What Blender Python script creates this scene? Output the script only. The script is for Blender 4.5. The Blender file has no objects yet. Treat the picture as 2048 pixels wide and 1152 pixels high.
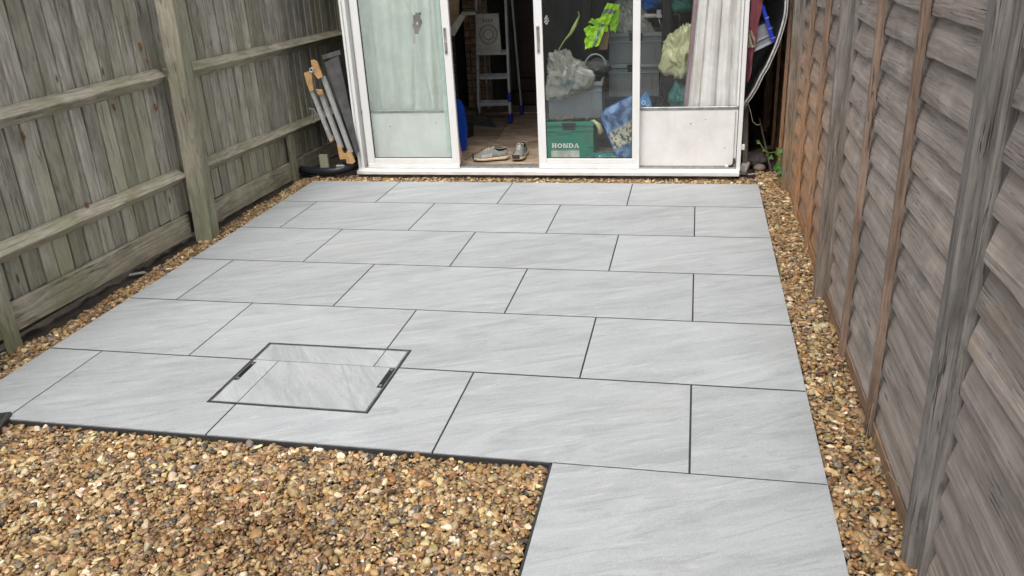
import bpy, math, random
import numpy as np
from mathutils import Vector, Matrix, noise, Euler

random.seed(7)
rng = np.random.default_rng(11)
S = bpy.context.scene
COL = S.collection
R = math.radians

# ------------------------------------------------------------------ camera, sky, sun, exposure
cam = bpy.data.cameras.new('camera')
cam_o = bpy.data.objects.new('camera', cam)
COL.objects.link(cam_o)
cam_o.location = (-0.0261, -2.3717, 1.6646)
cam_o.rotation_euler = (R(67.396), R(2.850), R(11.900))
cam.sensor_width = 36
cam.lens = 28.93
cam.clip_end = 500
cam.clip_start = 0.05
S.camera = cam_o

SUN_EL, SUN_AZ = 64, 190          # azimuth measured clockwise from +Y
w = bpy.data.worlds.new('World')
S.world = w
w.use_nodes = True
nt = w.node_tree
bg = nt.nodes['Background']
sky = nt.nodes.new('ShaderNodeTexSky')
sky.sky_type = 'NISHITA'
sky.sun_disc = False
sky.sun_elevation = R(SUN_EL)
sky.sun_rotation = R(SUN_AZ)
sky.dust_density = 6.0
sky.air_density = 1.0
sky.ozone_density = 0.6
hsv = nt.nodes.new('ShaderNodeHueSaturation')
hsv.inputs['Saturation'].default_value = 0.28     # cloud cover: the sky's light is nearly white
nt.links.new(sky.outputs[0], hsv.inputs['Color'])
nt.links.new(hsv.outputs[0], bg.inputs[0])
bg.inputs[1].default_value = 0.15
sun = bpy.data.lights.new('sun', 'SUN')
sun.energy = 1.3
sun.angle = R(35)
sun.color = (1.0, 0.965, 0.91)
sun_o = bpy.data.objects.new('sun', sun)
COL.objects.link(sun_o)
d = Vector((math.sin(R(SUN_AZ)) * math.cos(R(SUN_EL)), math.cos(R(SUN_AZ)) * math.cos(R(SUN_EL)), math.sin(R(SUN_EL))))
sun_o.rotation_euler = d.to_track_quat('Z', 'Y').to_euler()
sun_o.location = (0, 0, 6)
S.view_settings.view_transform = 'Standard'
S.view_settings.look = 'None'
S.view_settings.exposure = 0.36
S.view_settings.gamma = 1.0
S.render.engine = 'CYCLES'
S.cycles.max_bounces = 8
S.cycles.transparent_max_bounces = 16

# ------------------------------------------------------------------ helpers
class MB:
    def __init__(s):
        s.v, s.f, s.m, s.M, s.mi, s.smooth = [], [], [], None, 0, False
    def add(s, vs, fs):
        b = len(s.v)
        if s.M is not None:
            vs = [s.M @ Vector(p) for p in vs]
        s.v += [tuple(p) for p in vs]
        s.f += [tuple(b + i for i in f) for f in fs]
        s.m += [s.mi] * len(fs)
        return s
    def hexa(s, c):      # 4 bottom corners (ccw from above) and 4 top corners
        return s.add(c, [(3, 2, 1, 0), (4, 5, 6, 7), (0, 1, 5, 4), (1, 2, 6, 5), (2, 3, 7, 6), (3, 0, 4, 7)])
    def box(s, x0, x1, y0, y1, z0, z1):
        return s.hexa([(x0, y0, z0), (x1, y0, z0), (x1, y1, z0), (x0, y1, z0), (x0, y0, z1), (x1, y0, z1), (x1, y1, z1), (x0, y1, z1)])
    def cbox(s, x0, x1, y0, y1, z0, z1, c=0.003):   # box with chamfered edges
        X, Y, Z = (x0, x1), (y0, y1), (z0, z1)
        vs, idx = [], {}
        for i in (0, 1):
            for j in (0, 1):
                for k in (0, 1):
                    sx, sy, sz = (c, -c)[i], (c, -c)[j], (c, -c)[k]
                    for a in range(3):
                        p = [X[i] + sx, Y[j] + sy, Z[k] + sz]
                        p[a] = (X[i], Y[j], Z[k])[a]
                        idx[(i, j, k, a)] = len(vs)
                        vs.append(tuple(p))
        fs = []
        q = [(0, 0), (1, 0), (1, 1), (0, 1)]
        def key(a, sv, u, w_):
            t = [0, 0, 0]; o = [n for n in range(3) if n != a]
            t[a] = sv; t[o[0]] = u; t[o[1]] = w_
            return tuple(t)
        for a in range(3):
            for sv in (0, 1):
                fs.append(tuple(idx[key(a, sv, u, w_) + (a,)] for u, w_ in q))
        for a in range(3):
            o = [n for n in range(3) if n != a]
            for u, w_ in q:
                k0 = [0, 0, 0]; k0[o[0]] = u; k0[o[1]] = w_; k1 = list(k0); k1[a] = 1
                fs.append((idx[tuple(k0) + (o[0],)], idx[tuple(k1) + (o[0],)], idx[tuple(k1) + (o[1],)], idx[tuple(k0) + (o[1],)]))
        for i in (0, 1):
            for j in (0, 1):
                for k in (0, 1):
                    fs.append(tuple(idx[(i, j, k, a)] for a in range(3)))
        return s.add(vs, fs)
    def prism(s, poly, t0, t1):   # poly of 3D points, swept from offset t0 to t1
        n = len(poly)
        a = [tuple(Vector(p) + Vector(t0)) for p in poly]
        b = [tuple(Vector(p) + Vector(t1)) for p in poly]
        return s.add(a + b, [tuple(range(n)), tuple(reversed(range(n, 2 * n)))] + [(i, n + i, n + (i + 1) % n, (i + 1) % n) for i in range(n)])
    def tube(s, pts, r, n=8, caps=True, flat=1.0):
        pts = [Vector(p) for p in pts]
        rs = r if isinstance(r, (list, tuple)) else [r] * len(pts)
        vs, fs = [], []
        up = Vector((0, 0, 1))
        prev = None
        for i, p in enumerate(pts):
            t = (pts[min(i + 1, len(pts) - 1)] - pts[max(i - 1, 0)]).normalized()
            if prev is None:
                a = t.cross(up)
                if a.length < 1e-3: a = t.cross(Vector((1, 0, 0)))
            else:
                a = prev - t * prev.dot(t)
            a.normalize(); prev = a
            b = t.cross(a)
            for k in range(n):
                an = 2 * math.pi * k / n
                vs.append(p + a * math.cos(an) * rs[i] + b * math.sin(an) * rs[i] * flat)
        for i in range(len(pts) - 1):
            for k in range(n):
                fs.append((i * n + k, i * n + (k + 1) % n, (i + 1) * n + (k + 1) % n, (i + 1) * n + k))
        if caps:
            fs.append(tuple(reversed(range(n))))
            fs.append(tuple((len(pts) - 1) * n + k for k in range(n)))
        return s.add(vs, fs)
    def bar(s, p, q, wd, th, side=(0, 1, 0), taper=1.0):     # rectangular bar from p to q
        p, q = Vector(p), Vector(q)
        t = (q - p).normalized()
        sd = Vector(side); sd = (sd - t * sd.dot(t)).normalized()
        u = t.cross(sd)
        c = []
        for P, k in ((p, 1.0), (q, taper)):
            for a, b in ((-1, -1), (1, -1), (1, 1), (-1, 1)):
                c.append(P + u * a * wd / 2 * k + sd * b * th / 2 * k)
        return s.hexa(c)
    def grid(s, fn, nu, nv, hole=None):
        vs = [fn(i / nu, j / nv) for j in range(nv + 1) for i in range(nu + 1)]
        fs = []
        for j in range(nv):
            for i in range(nu):
                if hole and hole((i + .5) / nu, (j + .5) / nv): continue
                a = j * (nu + 1) + i
                fs.append((a, a + 1, a + nu + 2, a + nu + 1))
        return s.add(vs, fs)
    def disc(s, c, r, nrm, n=16, th=0.002):
        c, nrm = Vector(c), Vector(nrm).normalized()
        return s.tube([c, c + nrm * th], r, n)
    def build(s, name, mat, parent=None, origin=None, **props):
        A = np.array(s.v, dtype=float)
        o = Vector(origin) if origin is not None else Vector((A.min(0) + A.max(0)) / 2)
        me = bpy.data.meshes.new(name)
        me.from_pydata([tuple(Vector(p) - o) for p in s.v], [], s.f)
        for mm in (mat if isinstance(mat, (list, tuple)) else [mat]): me.materials.append(mm)
        if any(s.m): me.polygons.foreach_set('material_index', s.m)
        if s.smooth: me.polygons.foreach_set('use_smooth', [True] * len(s.f))
        me.update()
        # consistent outward normals
        import bmesh
        bm = bmesh.new(); bm.from_mesh(me)
        bmesh.ops.recalc_face_normals(bm, faces=bm.faces)
        bm.to_mesh(me); bm.free()
        ob = bpy.data.objects.new(name, me)
        COL.objects.link(ob)
        ob.location = o
        if parent is not None:
            ob.parent = parent
            off = Vector((0, 0, 0)); q = parent
            while q is not None:
                off += q.location; q = q.parent
            ob.location = o - off
        for k, vv in props.items(): ob[k] = vv
        return ob

def thing(name, label, cat, loc, group=None, kind=None):
    o = bpy.data.objects.new(name, None)
    o.empty_display_size = 0.05
    COL.objects.link(o); o.location = loc
    if label: o['label'] = label
    if cat: o['category'] = cat
    if group: o['group'] = group
    if kind: o['kind'] = kind
    return o

def xf(loc, rz=0, rx=0, ry=0):
    return Matrix.Translation(loc) @ Euler((R(rx), R(ry), R(rz)), 'XYZ').to_matrix().to_4x4()

def fbm(x, y, z=0, sc=1.0, o=3):
    return noise.fractal(Vector((x, y, z)) * sc, 1.0, 2.0, o)

# ------------------------------------------------------------------ materials
class NT:
    def __init__(s, name):
        s.mat = bpy.data.materials.new(name); s.mat.use_nodes = True
        s.t = s.mat.node_tree; s.n = s.t.nodes
        s.b = s.n['Principled BSDF']; s.out = s.n['Material Output']
    def new(s, typ, **kw):
        n = s.n.new(typ)
        for k, v in kw.items():
            if hasattr(n, k): setattr(n, k, v)
        return n
    def link(s, a, b): s.t.links.new(a, b)
    def val(s, sock, v):
        if hasattr(v, 'is_output'): s.link(v, sock)
        else: sock.default_value = v
    def math(s, op, a, b=0.0, c=None, clamp=False):
        n = s.new('ShaderNodeMath', operation=op, use_clamp=clamp)
        s.val(n.inputs[0], a); s.val(n.inputs[1], b)
        if c is not None: s.val(n.inputs[2], c)
        return n.outputs[0]
    def mix(s, f, a, b, mode='MIX'):
        n = s.new('ShaderNodeMix', data_type='RGBA', blend_type=mode)
        s.val(n.inputs[0], f)
        for i, c in ((6, a), (7, b)):
            s.val(n.inputs[i], c if hasattr(c, 'is_output') else (*c, 1) if len(c) == 3 else c)
        return n.outputs[2]
    def ramp(s, f, pts):
        n = s.new('ShaderNodeValToRGB'); s.link(f, n.inputs[0])
        e = n.color_ramp.elements
        while len(e) < len(pts): e.new(0.5)
        for i, (p, c) in enumerate(pts):
            e[i].position = p
            e[i].color = (*c, 1) if hasattr(c, '__len__') else (c, c, c, 1)
        return n.outputs[0]
    def coord(s, kind='Object', rnd=True):
        tc = s.new('ShaderNodeTexCoord').outputs[kind]
        if not rnd: return tc
        oi = s.new('ShaderNodeObjectInfo').outputs['Random']
        c = s.new('ShaderNodeCombineXYZ')
        s.link(s.math('MULTIPLY', oi, 37.3), c.inputs[0]); s.link(s.math('MULTIPLY', oi, 91.7), c.inputs[1]); s.link(s.math('MULTIPLY', oi, 53.1), c.inputs[2])
        a = s.new('ShaderNodeVectorMath', operation='ADD'); s.link(tc, a.inputs[0]); s.link(c.outputs[0], a.inputs[1])
        return a.outputs[0]
    def mapping(s, v, sc, rot=(0, 0, 0)):
        m = s.new('ShaderNodeMapping'); s.link(v, m.inputs[0]); m.inputs['Scale'].default_value = sc; m.inputs['Rotation'].default_value = rot
        return m.outputs[0]
    def noise(s, v, scale=1, detail=4, rough=.55, dist=0):
        n = s.new('ShaderNodeTexNoise'); s.link(v, n.inputs['Vector'])
        n.inputs['Scale'].default_value = scale; n.inputs['Detail'].default_value = detail; n.inputs['Roughness'].default_value = rough; n.inputs['Distortion'].default_value = dist
        return n.outputs[0]
    def bump(s, h, strength, dist=.002):
        n = s.new('ShaderNodeBump'); n.inputs['Strength'].default_value = strength; n.inputs['Distance'].default_value = dist
        s.val(n.inputs['Height'], h); s.link(n.outputs[0], s.b.inputs['Normal'])
    def base(s, c, rough=.7, metal=0.0, spec=None):
        s.val(s.b.inputs['Base Color'], c if hasattr(c, 'is_output') else (*c, 1))
        s.val(s.b.inputs['Roughness'], rough); s.val(s.b.inputs['Metallic'], metal)
        if spec is not None: s.b.inputs['Specular IOR Level'].default_value = spec

def wood(name, axis, light, mid, dark, green=None, green_amt=0.0, low_green=None, orange=None, knots=0.5, rough=.82, vary=.35, grain=1.0, band=False, stretch=1.0, cross=1.0):
    m = NT(name)
    v = m.coord()
    def sc(across, along): return tuple(along * stretch if i == axis else across * cross for i in range(3))
    broad = m.noise(m.mapping(v, sc(16, 2.6)), 1, 4, .6, .6)
    fine = m.noise(m.mapping(v, sc(170, 9)), 1, 3, .65, .3)
    ring = m.noise(m.mapping(v, sc(34, 2.4)), 1, 5, .6, 1.6)
    patch = m.noise(v, 5.5, 4, .6)
    c = m.mix(m.ramp(broad, [(.32, 0), (.68, 1)]), mid, light)
    c = m.mix(m.math('MULTIPLY', m.ramp(ring, [(.36, 1), (.50, 0)]), .34 * grain), c, dark)
    c = m.mix(m.math('MULTIPLY', m.ramp(fine, [(.38, 1), (.56, 0)]), .26 * max(grain, .7)), c, dark)
    # growth rings (contours of a stretched field) and drying cracks
    rg = m.noise(m.mapping(v, sc(9, 1.0)), 1, 2, .5, .5)
    rl = m.math('PINGPONG', m.math('MULTIPLY', rg, 15), 1.0)
    c = m.mix(m.math('MULTIPLY', m.ramp(rl, [(.0, 1), (.55, 0)]), .34 * grain), c, dark)
    ck = m.noise(m.mapping(v, sc(55, 2.2)), 1, 3, .6, .5)
    ca = m.math('ABSOLUTE', m.math('SUBTRACT', ck, .5))
    gate = m.ramp(m.noise(m.mapping(v, sc(8, 3)), 1, 2), [(.48, 0), (.58, 1)])
    crack = m.math('MULTIPLY', m.ramp(ca, [(.004, 1), (.016, 0)]), gate)
    c = m.mix(m.math('MULTIPLY', crack, .75), c, tuple(x * .45 for x in dark))
    pale = m.ramp(m.noise(m.mapping(v, sc(30, 3.5)), 1, 4, .65, .8), [(.54, 0), (.66, 1)])
    c = m.mix(m.math('MULTIPLY', pale, .26 * grain), c, tuple(min(1, x * 1.4) for x in light))
    if knots:
        vo = m.new('ShaderNodeTexVoronoi'); m.link(m.mapping(v, sc(7.5, 2.6)), vo.inputs['Vector']); vo.inputs['Scale'].default_value = 1
        k = m.ramp(vo.outputs['Distance'], [(.045, 1), (.085, 0)])
        c = m.mix(m.math('MULTIPLY', k, knots), c, tuple(x * .35 for x in dark))
        halo = m.ramp(vo.outputs['Distance'], [(.07, 0), (.12, 1), (.26, 0)])
        c = m.mix(m.math('MULTIPLY', halo, knots * .22), c, tuple(min(1, x * 1.35) for x in light))
    # pale silvered / dark damp patches
    c = m.mix(m.math('MULTIPLY', m.ramp(patch, [(.52, 0), (.74, 1)]), .45), c, tuple(x * 1.35 for x in light))
    pos = m.new('ShaderNodeNewGeometry').outputs['Position']
    sep = m.new('ShaderNodeSeparateXYZ'); m.link(pos, sep.inputs[0])
    if green:
        g = m.noise(m.mapping(pos, (3.2, 3.2, 1.1)), 1, 4, .6, .4)
        gm = m.math('MULTIPLY', m.ramp(g, [(.44, 0), (.62, 1)]), green_amt, clamp=True)
        c = m.mix(gm, c, green)
        if low_green:
            lz = m.new('ShaderNodeMapRange'); m.link(sep.outputs[2], lz.inputs[0])
            lz.inputs[1].default_value = .75; lz.inputs[2].default_value = 0.05; lz.inputs[3].default_value = 0; lz.inputs[4].default_value = low_green
            c = m.mix(m.math('MULTIPLY', lz.outputs[0], m.ramp(g, [(.3, .3), (.6, 1)])), c, green)
    if orange:
        # freshly coloured timber that has not greyed: low down towards the far end
        a = m.new('ShaderNodeMapRange'); m.link(sep.outputs[1], a.inputs[0]); a.inputs[1].default_value = 1.2; a.inputs[2].default_value = 2.5
        b = m.new('ShaderNodeMapRange'); m.link(sep.outputs[2], b.inputs[0]); b.inputs[1].default_value = 1.35; b.inputs[2].default_value = .25
        n2 = m.noise(pos, 6, 4, .6)
        o = m.math('MULTIPLY', m.math('MULTIPLY', a.outputs[0], b.outputs[0]), m.ramp(n2, [(.28, .5), (.6, 1)]), clamp=True)
        c = m.mix(m.math('MULTIPLY', o, .95), c, m.mix(m.ramp(fine, [(.38, 0), (.6, 1)]), tuple(x * .6 for x in orange), orange))
    if band:
        # paler streak at mid height along each board and resinous brown blotches
        oz = m.new('ShaderNodeSeparateXYZ'); m.link(m.coord(rnd=False), oz.inputs[0])
        wob = m.math('ADD', oz.outputs[2], m.math('MULTIPLY', m.math('SUBTRACT', broad, .5), .09))
        c = m.mix(m.math('MULTIPLY', m.ramp(m.math('ADD', wob, .5), [(.485, 0), (.51, 1), (.535, 0)]), .28), c, tuple(x * 1.35 for x in light))
        pb_ = m.noise(m.mapping(v, (3, 2.2, 6)), 1, 4, .6, .5)
        c = m.mix(m.math('MULTIPLY', m.ramp(pb_, [(.60, 0), (.70, 1)]), .38), c, (.36, .26, .185))
        c = m.mix(m.math('MULTIPLY', m.ramp(pb_, [(.30, 1), (.42, 0)]), .5), c, (.12, .108, .104))
    oi = m.new('ShaderNodeObjectInfo').outputs['Random']
    br = m.new('ShaderNodeMapRange'); m.link(oi, br.inputs[0]); br.inputs[3].default_value = 1 - vary; br.inputs[4].default_value = 1 + vary * .7
    h = m.new('ShaderNodeHueSaturation'); m.link(c, h.inputs['Color']); m.link(br.outputs[0], h.inputs['Value'])
    m.base(h.outputs[0], rough, spec=.25)
    hh = m.math('SUBTRACT', m.math('ADD', m.math('MULTIPLY', rl, .35), m.math('MULTIPLY', fine, .6)), m.math('MULTIPLY', crack, 1.0))
    m.bump(hh, .9 if grain > .6 else .6, .004)
    return m.mat

def simple(name, col, rough=.6, metal=0.0, var=.15, scale=18, bump=.0, dirt=None, dirt_amt=.4, spec=None):
    m = NT(name)
    v = m.coord()
    n = m.noise(v, scale, 4, .6)
    c = m.mix(m.ramp(n, [(.3, 0), (.7, 1)]), tuple(x * (1 - var) for x in col), tuple(min(1, x * (1 + var)) for x in col))
    if dirt:
        n2 = m.noise(v, scale * .45, 5, .65, .5)
        c = m.mix(m.math('MULTIPLY', m.ramp(n2, [(.48, 0), (.68, 1)]), dirt_amt), c, dirt)
    r = m.ramp(m.noise(v, scale * 2, 3), [(.3, max(0, rough - .1)), (.7, min(1, rough + .1))])
    m.base(c, r, metal, spec)
    if bump: m.bump(n, bump, .003)
    return m.mat

# fences
M_board = wood('weathered_board', 2, (.60, .565, .50), (.41, .38, .325), (.115, .10, .082), green=(.37, .37, .23), green_amt=.5, low_green=.5, knots=.9, vary=.28)
M_rail = wood('weathered_rail', 1, (.54, .50, .40), (.40, .365, .285), (.09, .075, .06), green=(.26, .265, .15), green_amt=.5, low_green=.15, knots=.4, vary=.1)
M_post = wood('weathered_post', 2, (.48, .44, .36), (.34, .31, .245), (.11, .09, .07), green=(.20, .225, .12), green_amt=.55, low_green=.3, knots=.5, vary=.08)
M_slat = wood('weathered_slat', 1, (.385, .335, .298), (.262, .226, .202), (.068, .056, .049), orange=(.60, .30, .13), knots=.75, vary=.26, grain=.5, band=True, stretch=.75, cross=1.7)
M_batten = wood('weathered_batten', 2, (.37, .27, .205), (.25, .175, .13), (.09, .06, .045), orange=(.55, .30, .15), knots=.4, vary=.12)
M_rpost = wood('weathered_grey_post', 2, (.33, .305, .28), (.18, .165, .152), (.06, .052, .047), orange=(.45, .29, .16), knots=.5, vary=.1)
M_kick = wood('damp_board', 1, (.34, .23, .15), (.22, .14, .09), (.08, .05, .035), orange=(.5, .26, .12), knots=.3, vary=.1)

# porcelain paving
def paving(name, rot, tone=1.0):
    m = NT(name)
    v = m.coord()
    v2 = m.mapping(v, (1, 1, 1), (0, 0, rot))
    st = m.noise(m.mapping(v2, (1.5, 7.5, 1)), 1, 6, .68, 1.3)
    st2 = m.noise(m.mapping(v2, (2.2, 17, 1)), 1, 6, .68, 2.2)
    cl = m.noise(v2, 2.2, 4, .6, .3)
    gr = m.noise(v, 210, 3, .75)
    gr2 = m.noise(v, 70, 3, .6)
    A, B = (.275 * tone, .293 * tone, .303 * tone), (.40 * tone, .421 * tone, .432 * tone)
    c = m.mix(m.ramp(st, [(.33, 0), (.66, 1)]), A, B)
    c = m.mix(m.math('MULTIPLY', m.ramp(st2, [(.37, 1), (.45, 0)]), .6), c, (.25, .26, .262))
    c = m.mix(m.math('MULTIPLY', m.ramp(st2, [(.58, 0), (.68, 1)]), .34), c, (.60, .62, .63))
    c = m.mix(m.math('MULTIPLY', m.ramp(cl, [(.4, 0), (.66, 1)]), .3), c, (.44, .45, .46))
    c = m.mix(m.math('MULTIPLY', m.ramp(cl, [(.3, 1), (.46, 0)]), .22), c, (.45, .435, .40))
    c = m.mix(m.math('MULTIPLY', m.ramp(gr, [(.34, 1), (.5, 0)]), .30), c, (.27, .28, .285))
    c = m.mix(m.math('MULTIPLY', m.ramp(gr, [(.54, 0), (.7, 1)]), .30), c, (.68, .69, .69))
    c = m.mix(m.math('MULTIPLY', m.ramp(gr2, [(.35, 1), (.6, 0)]), .16), c, (.33, .335, .34))
    oi = m.new('ShaderNodeObjectInfo').outputs['Random']
    br = m.new('ShaderNodeMapRange'); m.link(oi, br.inputs[0]); br.inputs[3].default_value = .945; br.inputs[4].default_value = 1.035
    h = m.new('ShaderNodeHueSaturation'); m.link(c, h.inputs['Color']); m.link(br.outputs[0], h.inputs['Value'])
    m.base(h.outputs[0], m.ramp(gr2, [(.3, .6), (.7, .78)]), spec=.3)
    m.bump(m.math('ADD', gr, m.math('MULTIPLY', st2, 1.5)), .35, .0012)
    return m.mat
M_slab = paving('porcelain_slab', R(-24))
M_slab_turned = paving('porcelain_slab_turned', R(52), 1.0)
M_bed = simple('dark_bedding', (.03, .029, .028), .9, var=.3, scale=60, bump=.4)

def soil_mat():
    m = NT('soil')
    v = m.new('ShaderNodeNewGeometry').outputs['Position']
    n = m.noise(v, 14, 6, .7); n2 = m.noise(v, 90, 4, .7)
    c = m.mix(m.ramp(n, [(.35, 0), (.7, 1)]), (.025, .019, .014), (.075, .055, .038))
    c = m.mix(m.ramp(n2, [(.6, 0), (.75, .5)]), c, (.16, .12, .08))
    m.base(c, .95); m.bump(m.math('ADD', n, n2), 1.0, .02)
    return m.mat
M_soil = soil_mat()

def gravel_mat():
    m = NT('gravel_pebbles')
    a = m.new('ShaderNodeAttribute', attribute_name='pebble_tint')
    v = m.new('ShaderNodeTexCoord').outputs['Object']
    n = m.noise(v, 95, 4, .65, .5)
    n2 = m.noise(v, 330, 3, .6)
    c = m.mix(m.math('MULTIPLY', m.ramp(n, [(.50, 0), (.66, 1)]), .5), a.outputs['Color'], (.50, .36, .20))
    c = m.mix(m.math('MULTIPLY', m.ramp(n, [(.30, 1), (.42, 0)]), .55), c, (.085, .055, .035))
    c = m.mix(m.math('MULTIPLY', m.ramp(n2, [(.36, 1), (.5, 0)]), .25), c, (.10, .07, .045))
    m.base(c, m.ramp(n, [(.3, .35), (.7, .62)]), spec=.4)
    m.bump(n2, .35, .002)
    return m.mat
M_gravel = gravel_mat()

# ------------------------------------------------------------------ ground
g = MB(); g.box(-40, 40, -40, 40, -.4, -.085)
g.build('ground', M_soil, kind='structure', label='dark soil ground under the gravel and paving')
# soil bank between the left fence and the gravel, with its own uneven surface
sb = MB()
def bank(u, v):
    y = -1.0 + 8 * v; x = -3.8 + .78 * u
    return (x, y, -.035 + .022 * fbm(x, y, 0, 7) + .012 * fbm(x, y, 3, 30) + .02 * (1 - u))
sb.grid(bank, 26, 220)
def bank2(u, v):
    y = 3.62 + 3.2 * v; x = .32 + .75 * u
    return (x, y, -.03 + .025 * fbm(x, y, 0, 7) + .015 * fbm(x, y, 3, 30) + .03 * v)
sb.grid(bank2, 26, 90)
sb.smooth = True
sb.build('soil', M_soil, kind='stuff', label='bare dark soil bank along the foot of the left fence')

# ------------------------------------------------------------------ patio
PX, PY, JT = .904, .604, .004
XL, XR = -2.994, .4394
Y6 = 5 * PY + .555
patio = thing('patio', 'pale grey porcelain patio laid in half bond in front of the glazed doors', None, (0, 0, 0), kind='structure')
MX0, MX1, MY0, MY1 = -1.939, -1.239, .227, .772        # inspection cover, outer edge of its frame
SL_T = .02
def slab_shape(x0, x1, y0, y1, hole=None, ch=.0008):
    mb = MB()
    if hole is None or hole[0] >= x1 or hole[1] <= x0 or hole[2] >= y1 or hole[3] <= y0:
        return mb.cbox(x0, x1, y0, y1, -SL_T, 0, ch)
    xs = sorted({x0, x1} | {h for h in hole[:2] if x0 < h < x1})
    ys = sorted({y0, y1} | {h for h in hole[2:] if y0 < h < y1})
    full = lambda i, j: 0 <= i < len(xs) - 1 and 0 <= j < len(ys) - 1 and not (hole[0] <= (xs[i] + xs[i + 1]) / 2 <= hole[1] and hole[2] <= (ys[j] + ys[j + 1]) / 2 <= hole[3])
    for i in range(len(xs) - 1):
        for j in range(len(ys) - 1):
            if not full(i, j): continue
            a, b, c, d_ = xs[i], xs[i + 1], ys[j], ys[j + 1]
            mb.add([(a, c, 0), (b, c, 0), (b, d_, 0), (a, d_, 0)], [(0, 1, 2, 3)])
            mb.add([(a, c, -SL_T), (b, c, -SL_T), (b, d_, -SL_T), (a, d_, -SL_T)], [(3, 2, 1, 0)])
            for (di, dj, p, q) in ((-1, 0, (a, d_), (a, c)), (1, 0, (b, c), (b, d_)), (0, -1, (a, c), (b, c)), (0, 1, (b, d_), (a, d_))):
                if not full(i + di, j + dj):
                    mb.add([(*p, -SL_T), (*q, -SL_T), (*q, 0), (*p, 0)], [(0, 1, 2, 3)])
    return mb
mg = .0036
for r in range(6):
    y0, y1 = r * PY + .0054, (r + 1) * PY - .0054
    if r == 5: y1 = Y6
    if r == 0: y0 = 0.0
    joints = [k * PX - (PX / 2 if r % 2 else 0) for k in range(-4, 2)]
    xs = [XL - .0] + [j for j in joints if XL + .03 < j < XR - .03] + [XR]
    for i in range(len(xs) - 1):
        a = xs[i] + (mg if i else 0); b = xs[i + 1] - (mg if i < len(xs) - 2 else 0)
        slab_shape(a, b, y0, y1, (MX0 - .003, MX1 + .003, MY0 - .003, MY1 + .003)).build('slab', M_slab, patio, origin=((a + b) / 2, (y0 + y1) / 2, 0))
for (a, b, y0, y1) in ((-.465, XR, -.906, -.0065), (-.465, XR, -1.812, -.91)):
    slab_shape(a, b, y0, y1).build('slab', M_slab, patio, origin=((a + b) / 2, (y0 + y1) / 2, 0))
bd = MB()
HX0, HX1, HY0, HY1 = MX0 - .0015, MX1 + .0015, MY0 - .0015, MY1 + .0015
bd.box(XL + .004, HX0, .004, Y6 - .004, -.075, -.0014); bd.box(HX1, XR - .004, .004, Y6 - .004, -.075, -.0014)
bd.box(HX0, HX1, .004, HY0, -.075, -.0014); bd.box(HX0, HX1, HY1, Y6 - .004, -.075, -.0014)
bd.box(-.461, XR - .004, -1.8, .004, -.075, -.0018)
bd.build('bedding', M_bed, patio, kind='structure')
ed = MB(); ed.box(XL + .002, -.466, -.009, -.0006, -.08, -.0045)  # narrow near-black strip along the front edge and beside the step
ed.box(-.4745, -.4658, -1.8, -.0006, -.08, -.0045)
ed.build('dark_edge_strip', M_bed, patio, kind='structure')

# ------------------------------------------------------------------ recessed inspection cover
M_galv = simple('dark_steel_frame', (.075, .078, .08), .45, .6, var=.3, scale=40, dirt=(.16, .15, .12), dirt_amt=.5)
M_blackplate = simple('black_plate', (.012, .013, .016), .35, .2, var=.3, scale=50)
M_bolt = simple('zinc_bolt', (.6, .6, .58), .3, .9, var=.1)
mc = thing('inspection_cover', 'recessed inspection cover filled with cut paving pieces, set into the front rows of the patio', 'drain cover', ((MX0 + MX1) / 2, (MY0 + MY1) / 2, 0))
def ring(x0, x1, y0, y1, t, z0, z1):
    m = MB()
    for (a, b, c, e) in ((x0, x1, y0, y0 + t), (x0, x1, y1 - t, y1), (x0, x0 + t, y0 + t, y1 - t), (x1 - t, x1, y0 + t, y1 - t)):
        m.box(a, b, c, e, z0, z1)
    return m
ring(MX0, MX1, MY0, MY1, .0075, -.05, .001).build('outer_frame', M_galv, mc)
ring(MX0 + .009, MX1 - .009, MY0 + .009, MY1 - .009, .004, -.045, .0005).build('cover_frame', simple('scuffed_galvanised_rim', (.24, .245, .24), .45, .4, var=.3, scale=30, dirt=(.06, .06, .05), dirt_amt=.6), mc)
t_ = MB(); t_.box(MX0 + .006, MX1 - .006, MY0 + .006, MY1 - .006, -.06, -.0135); t_.build('tray', M_bed, mc)
ix0, ix1, iy0, iy1 = MX0 + .015, MX1 - .015, MY0 + .015, MY1 - .015
jy = PY
HA = (ix0 - .01, -1.904, .415, .585); HB = (-1.277, ix1 + .01, .425, .60)
slab_shape(ix0, -1.358, jy + mg, iy1).build('paving_piece', M_slab_turned, mc)
slab_shape(-1.354, ix1, jy + mg, iy1).build('paving_piece', M_slab_turned, mc)
slab_shape(ix0, -1.8105, iy0, jy - mg, HA).build('paving_piece', M_slab_turned, mc)
slab_shape(-1.8065, ix1, iy0, jy - mg, HB).build('paving_piece', M_slab_turned, mc)
for (a, b, c, e) in ((ix0 + .001, -1.906, .417, .583), (-1.275, ix1 - .001, .427, .598)):
    h_ = MB(); h_.cbox(a, b, c, e, -.012, -.0015, .001)
    hp = h_.build('lifting_plate', M_blackplate, mc)
    for yy in (c + .017, e - .017):
        s_ = MB(); s_.tube([((a + b) / 2, yy, -.002), ((a + b) / 2, yy, .0015)], .007, 12); s_.build('bolt', M_bolt, hp)

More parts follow.
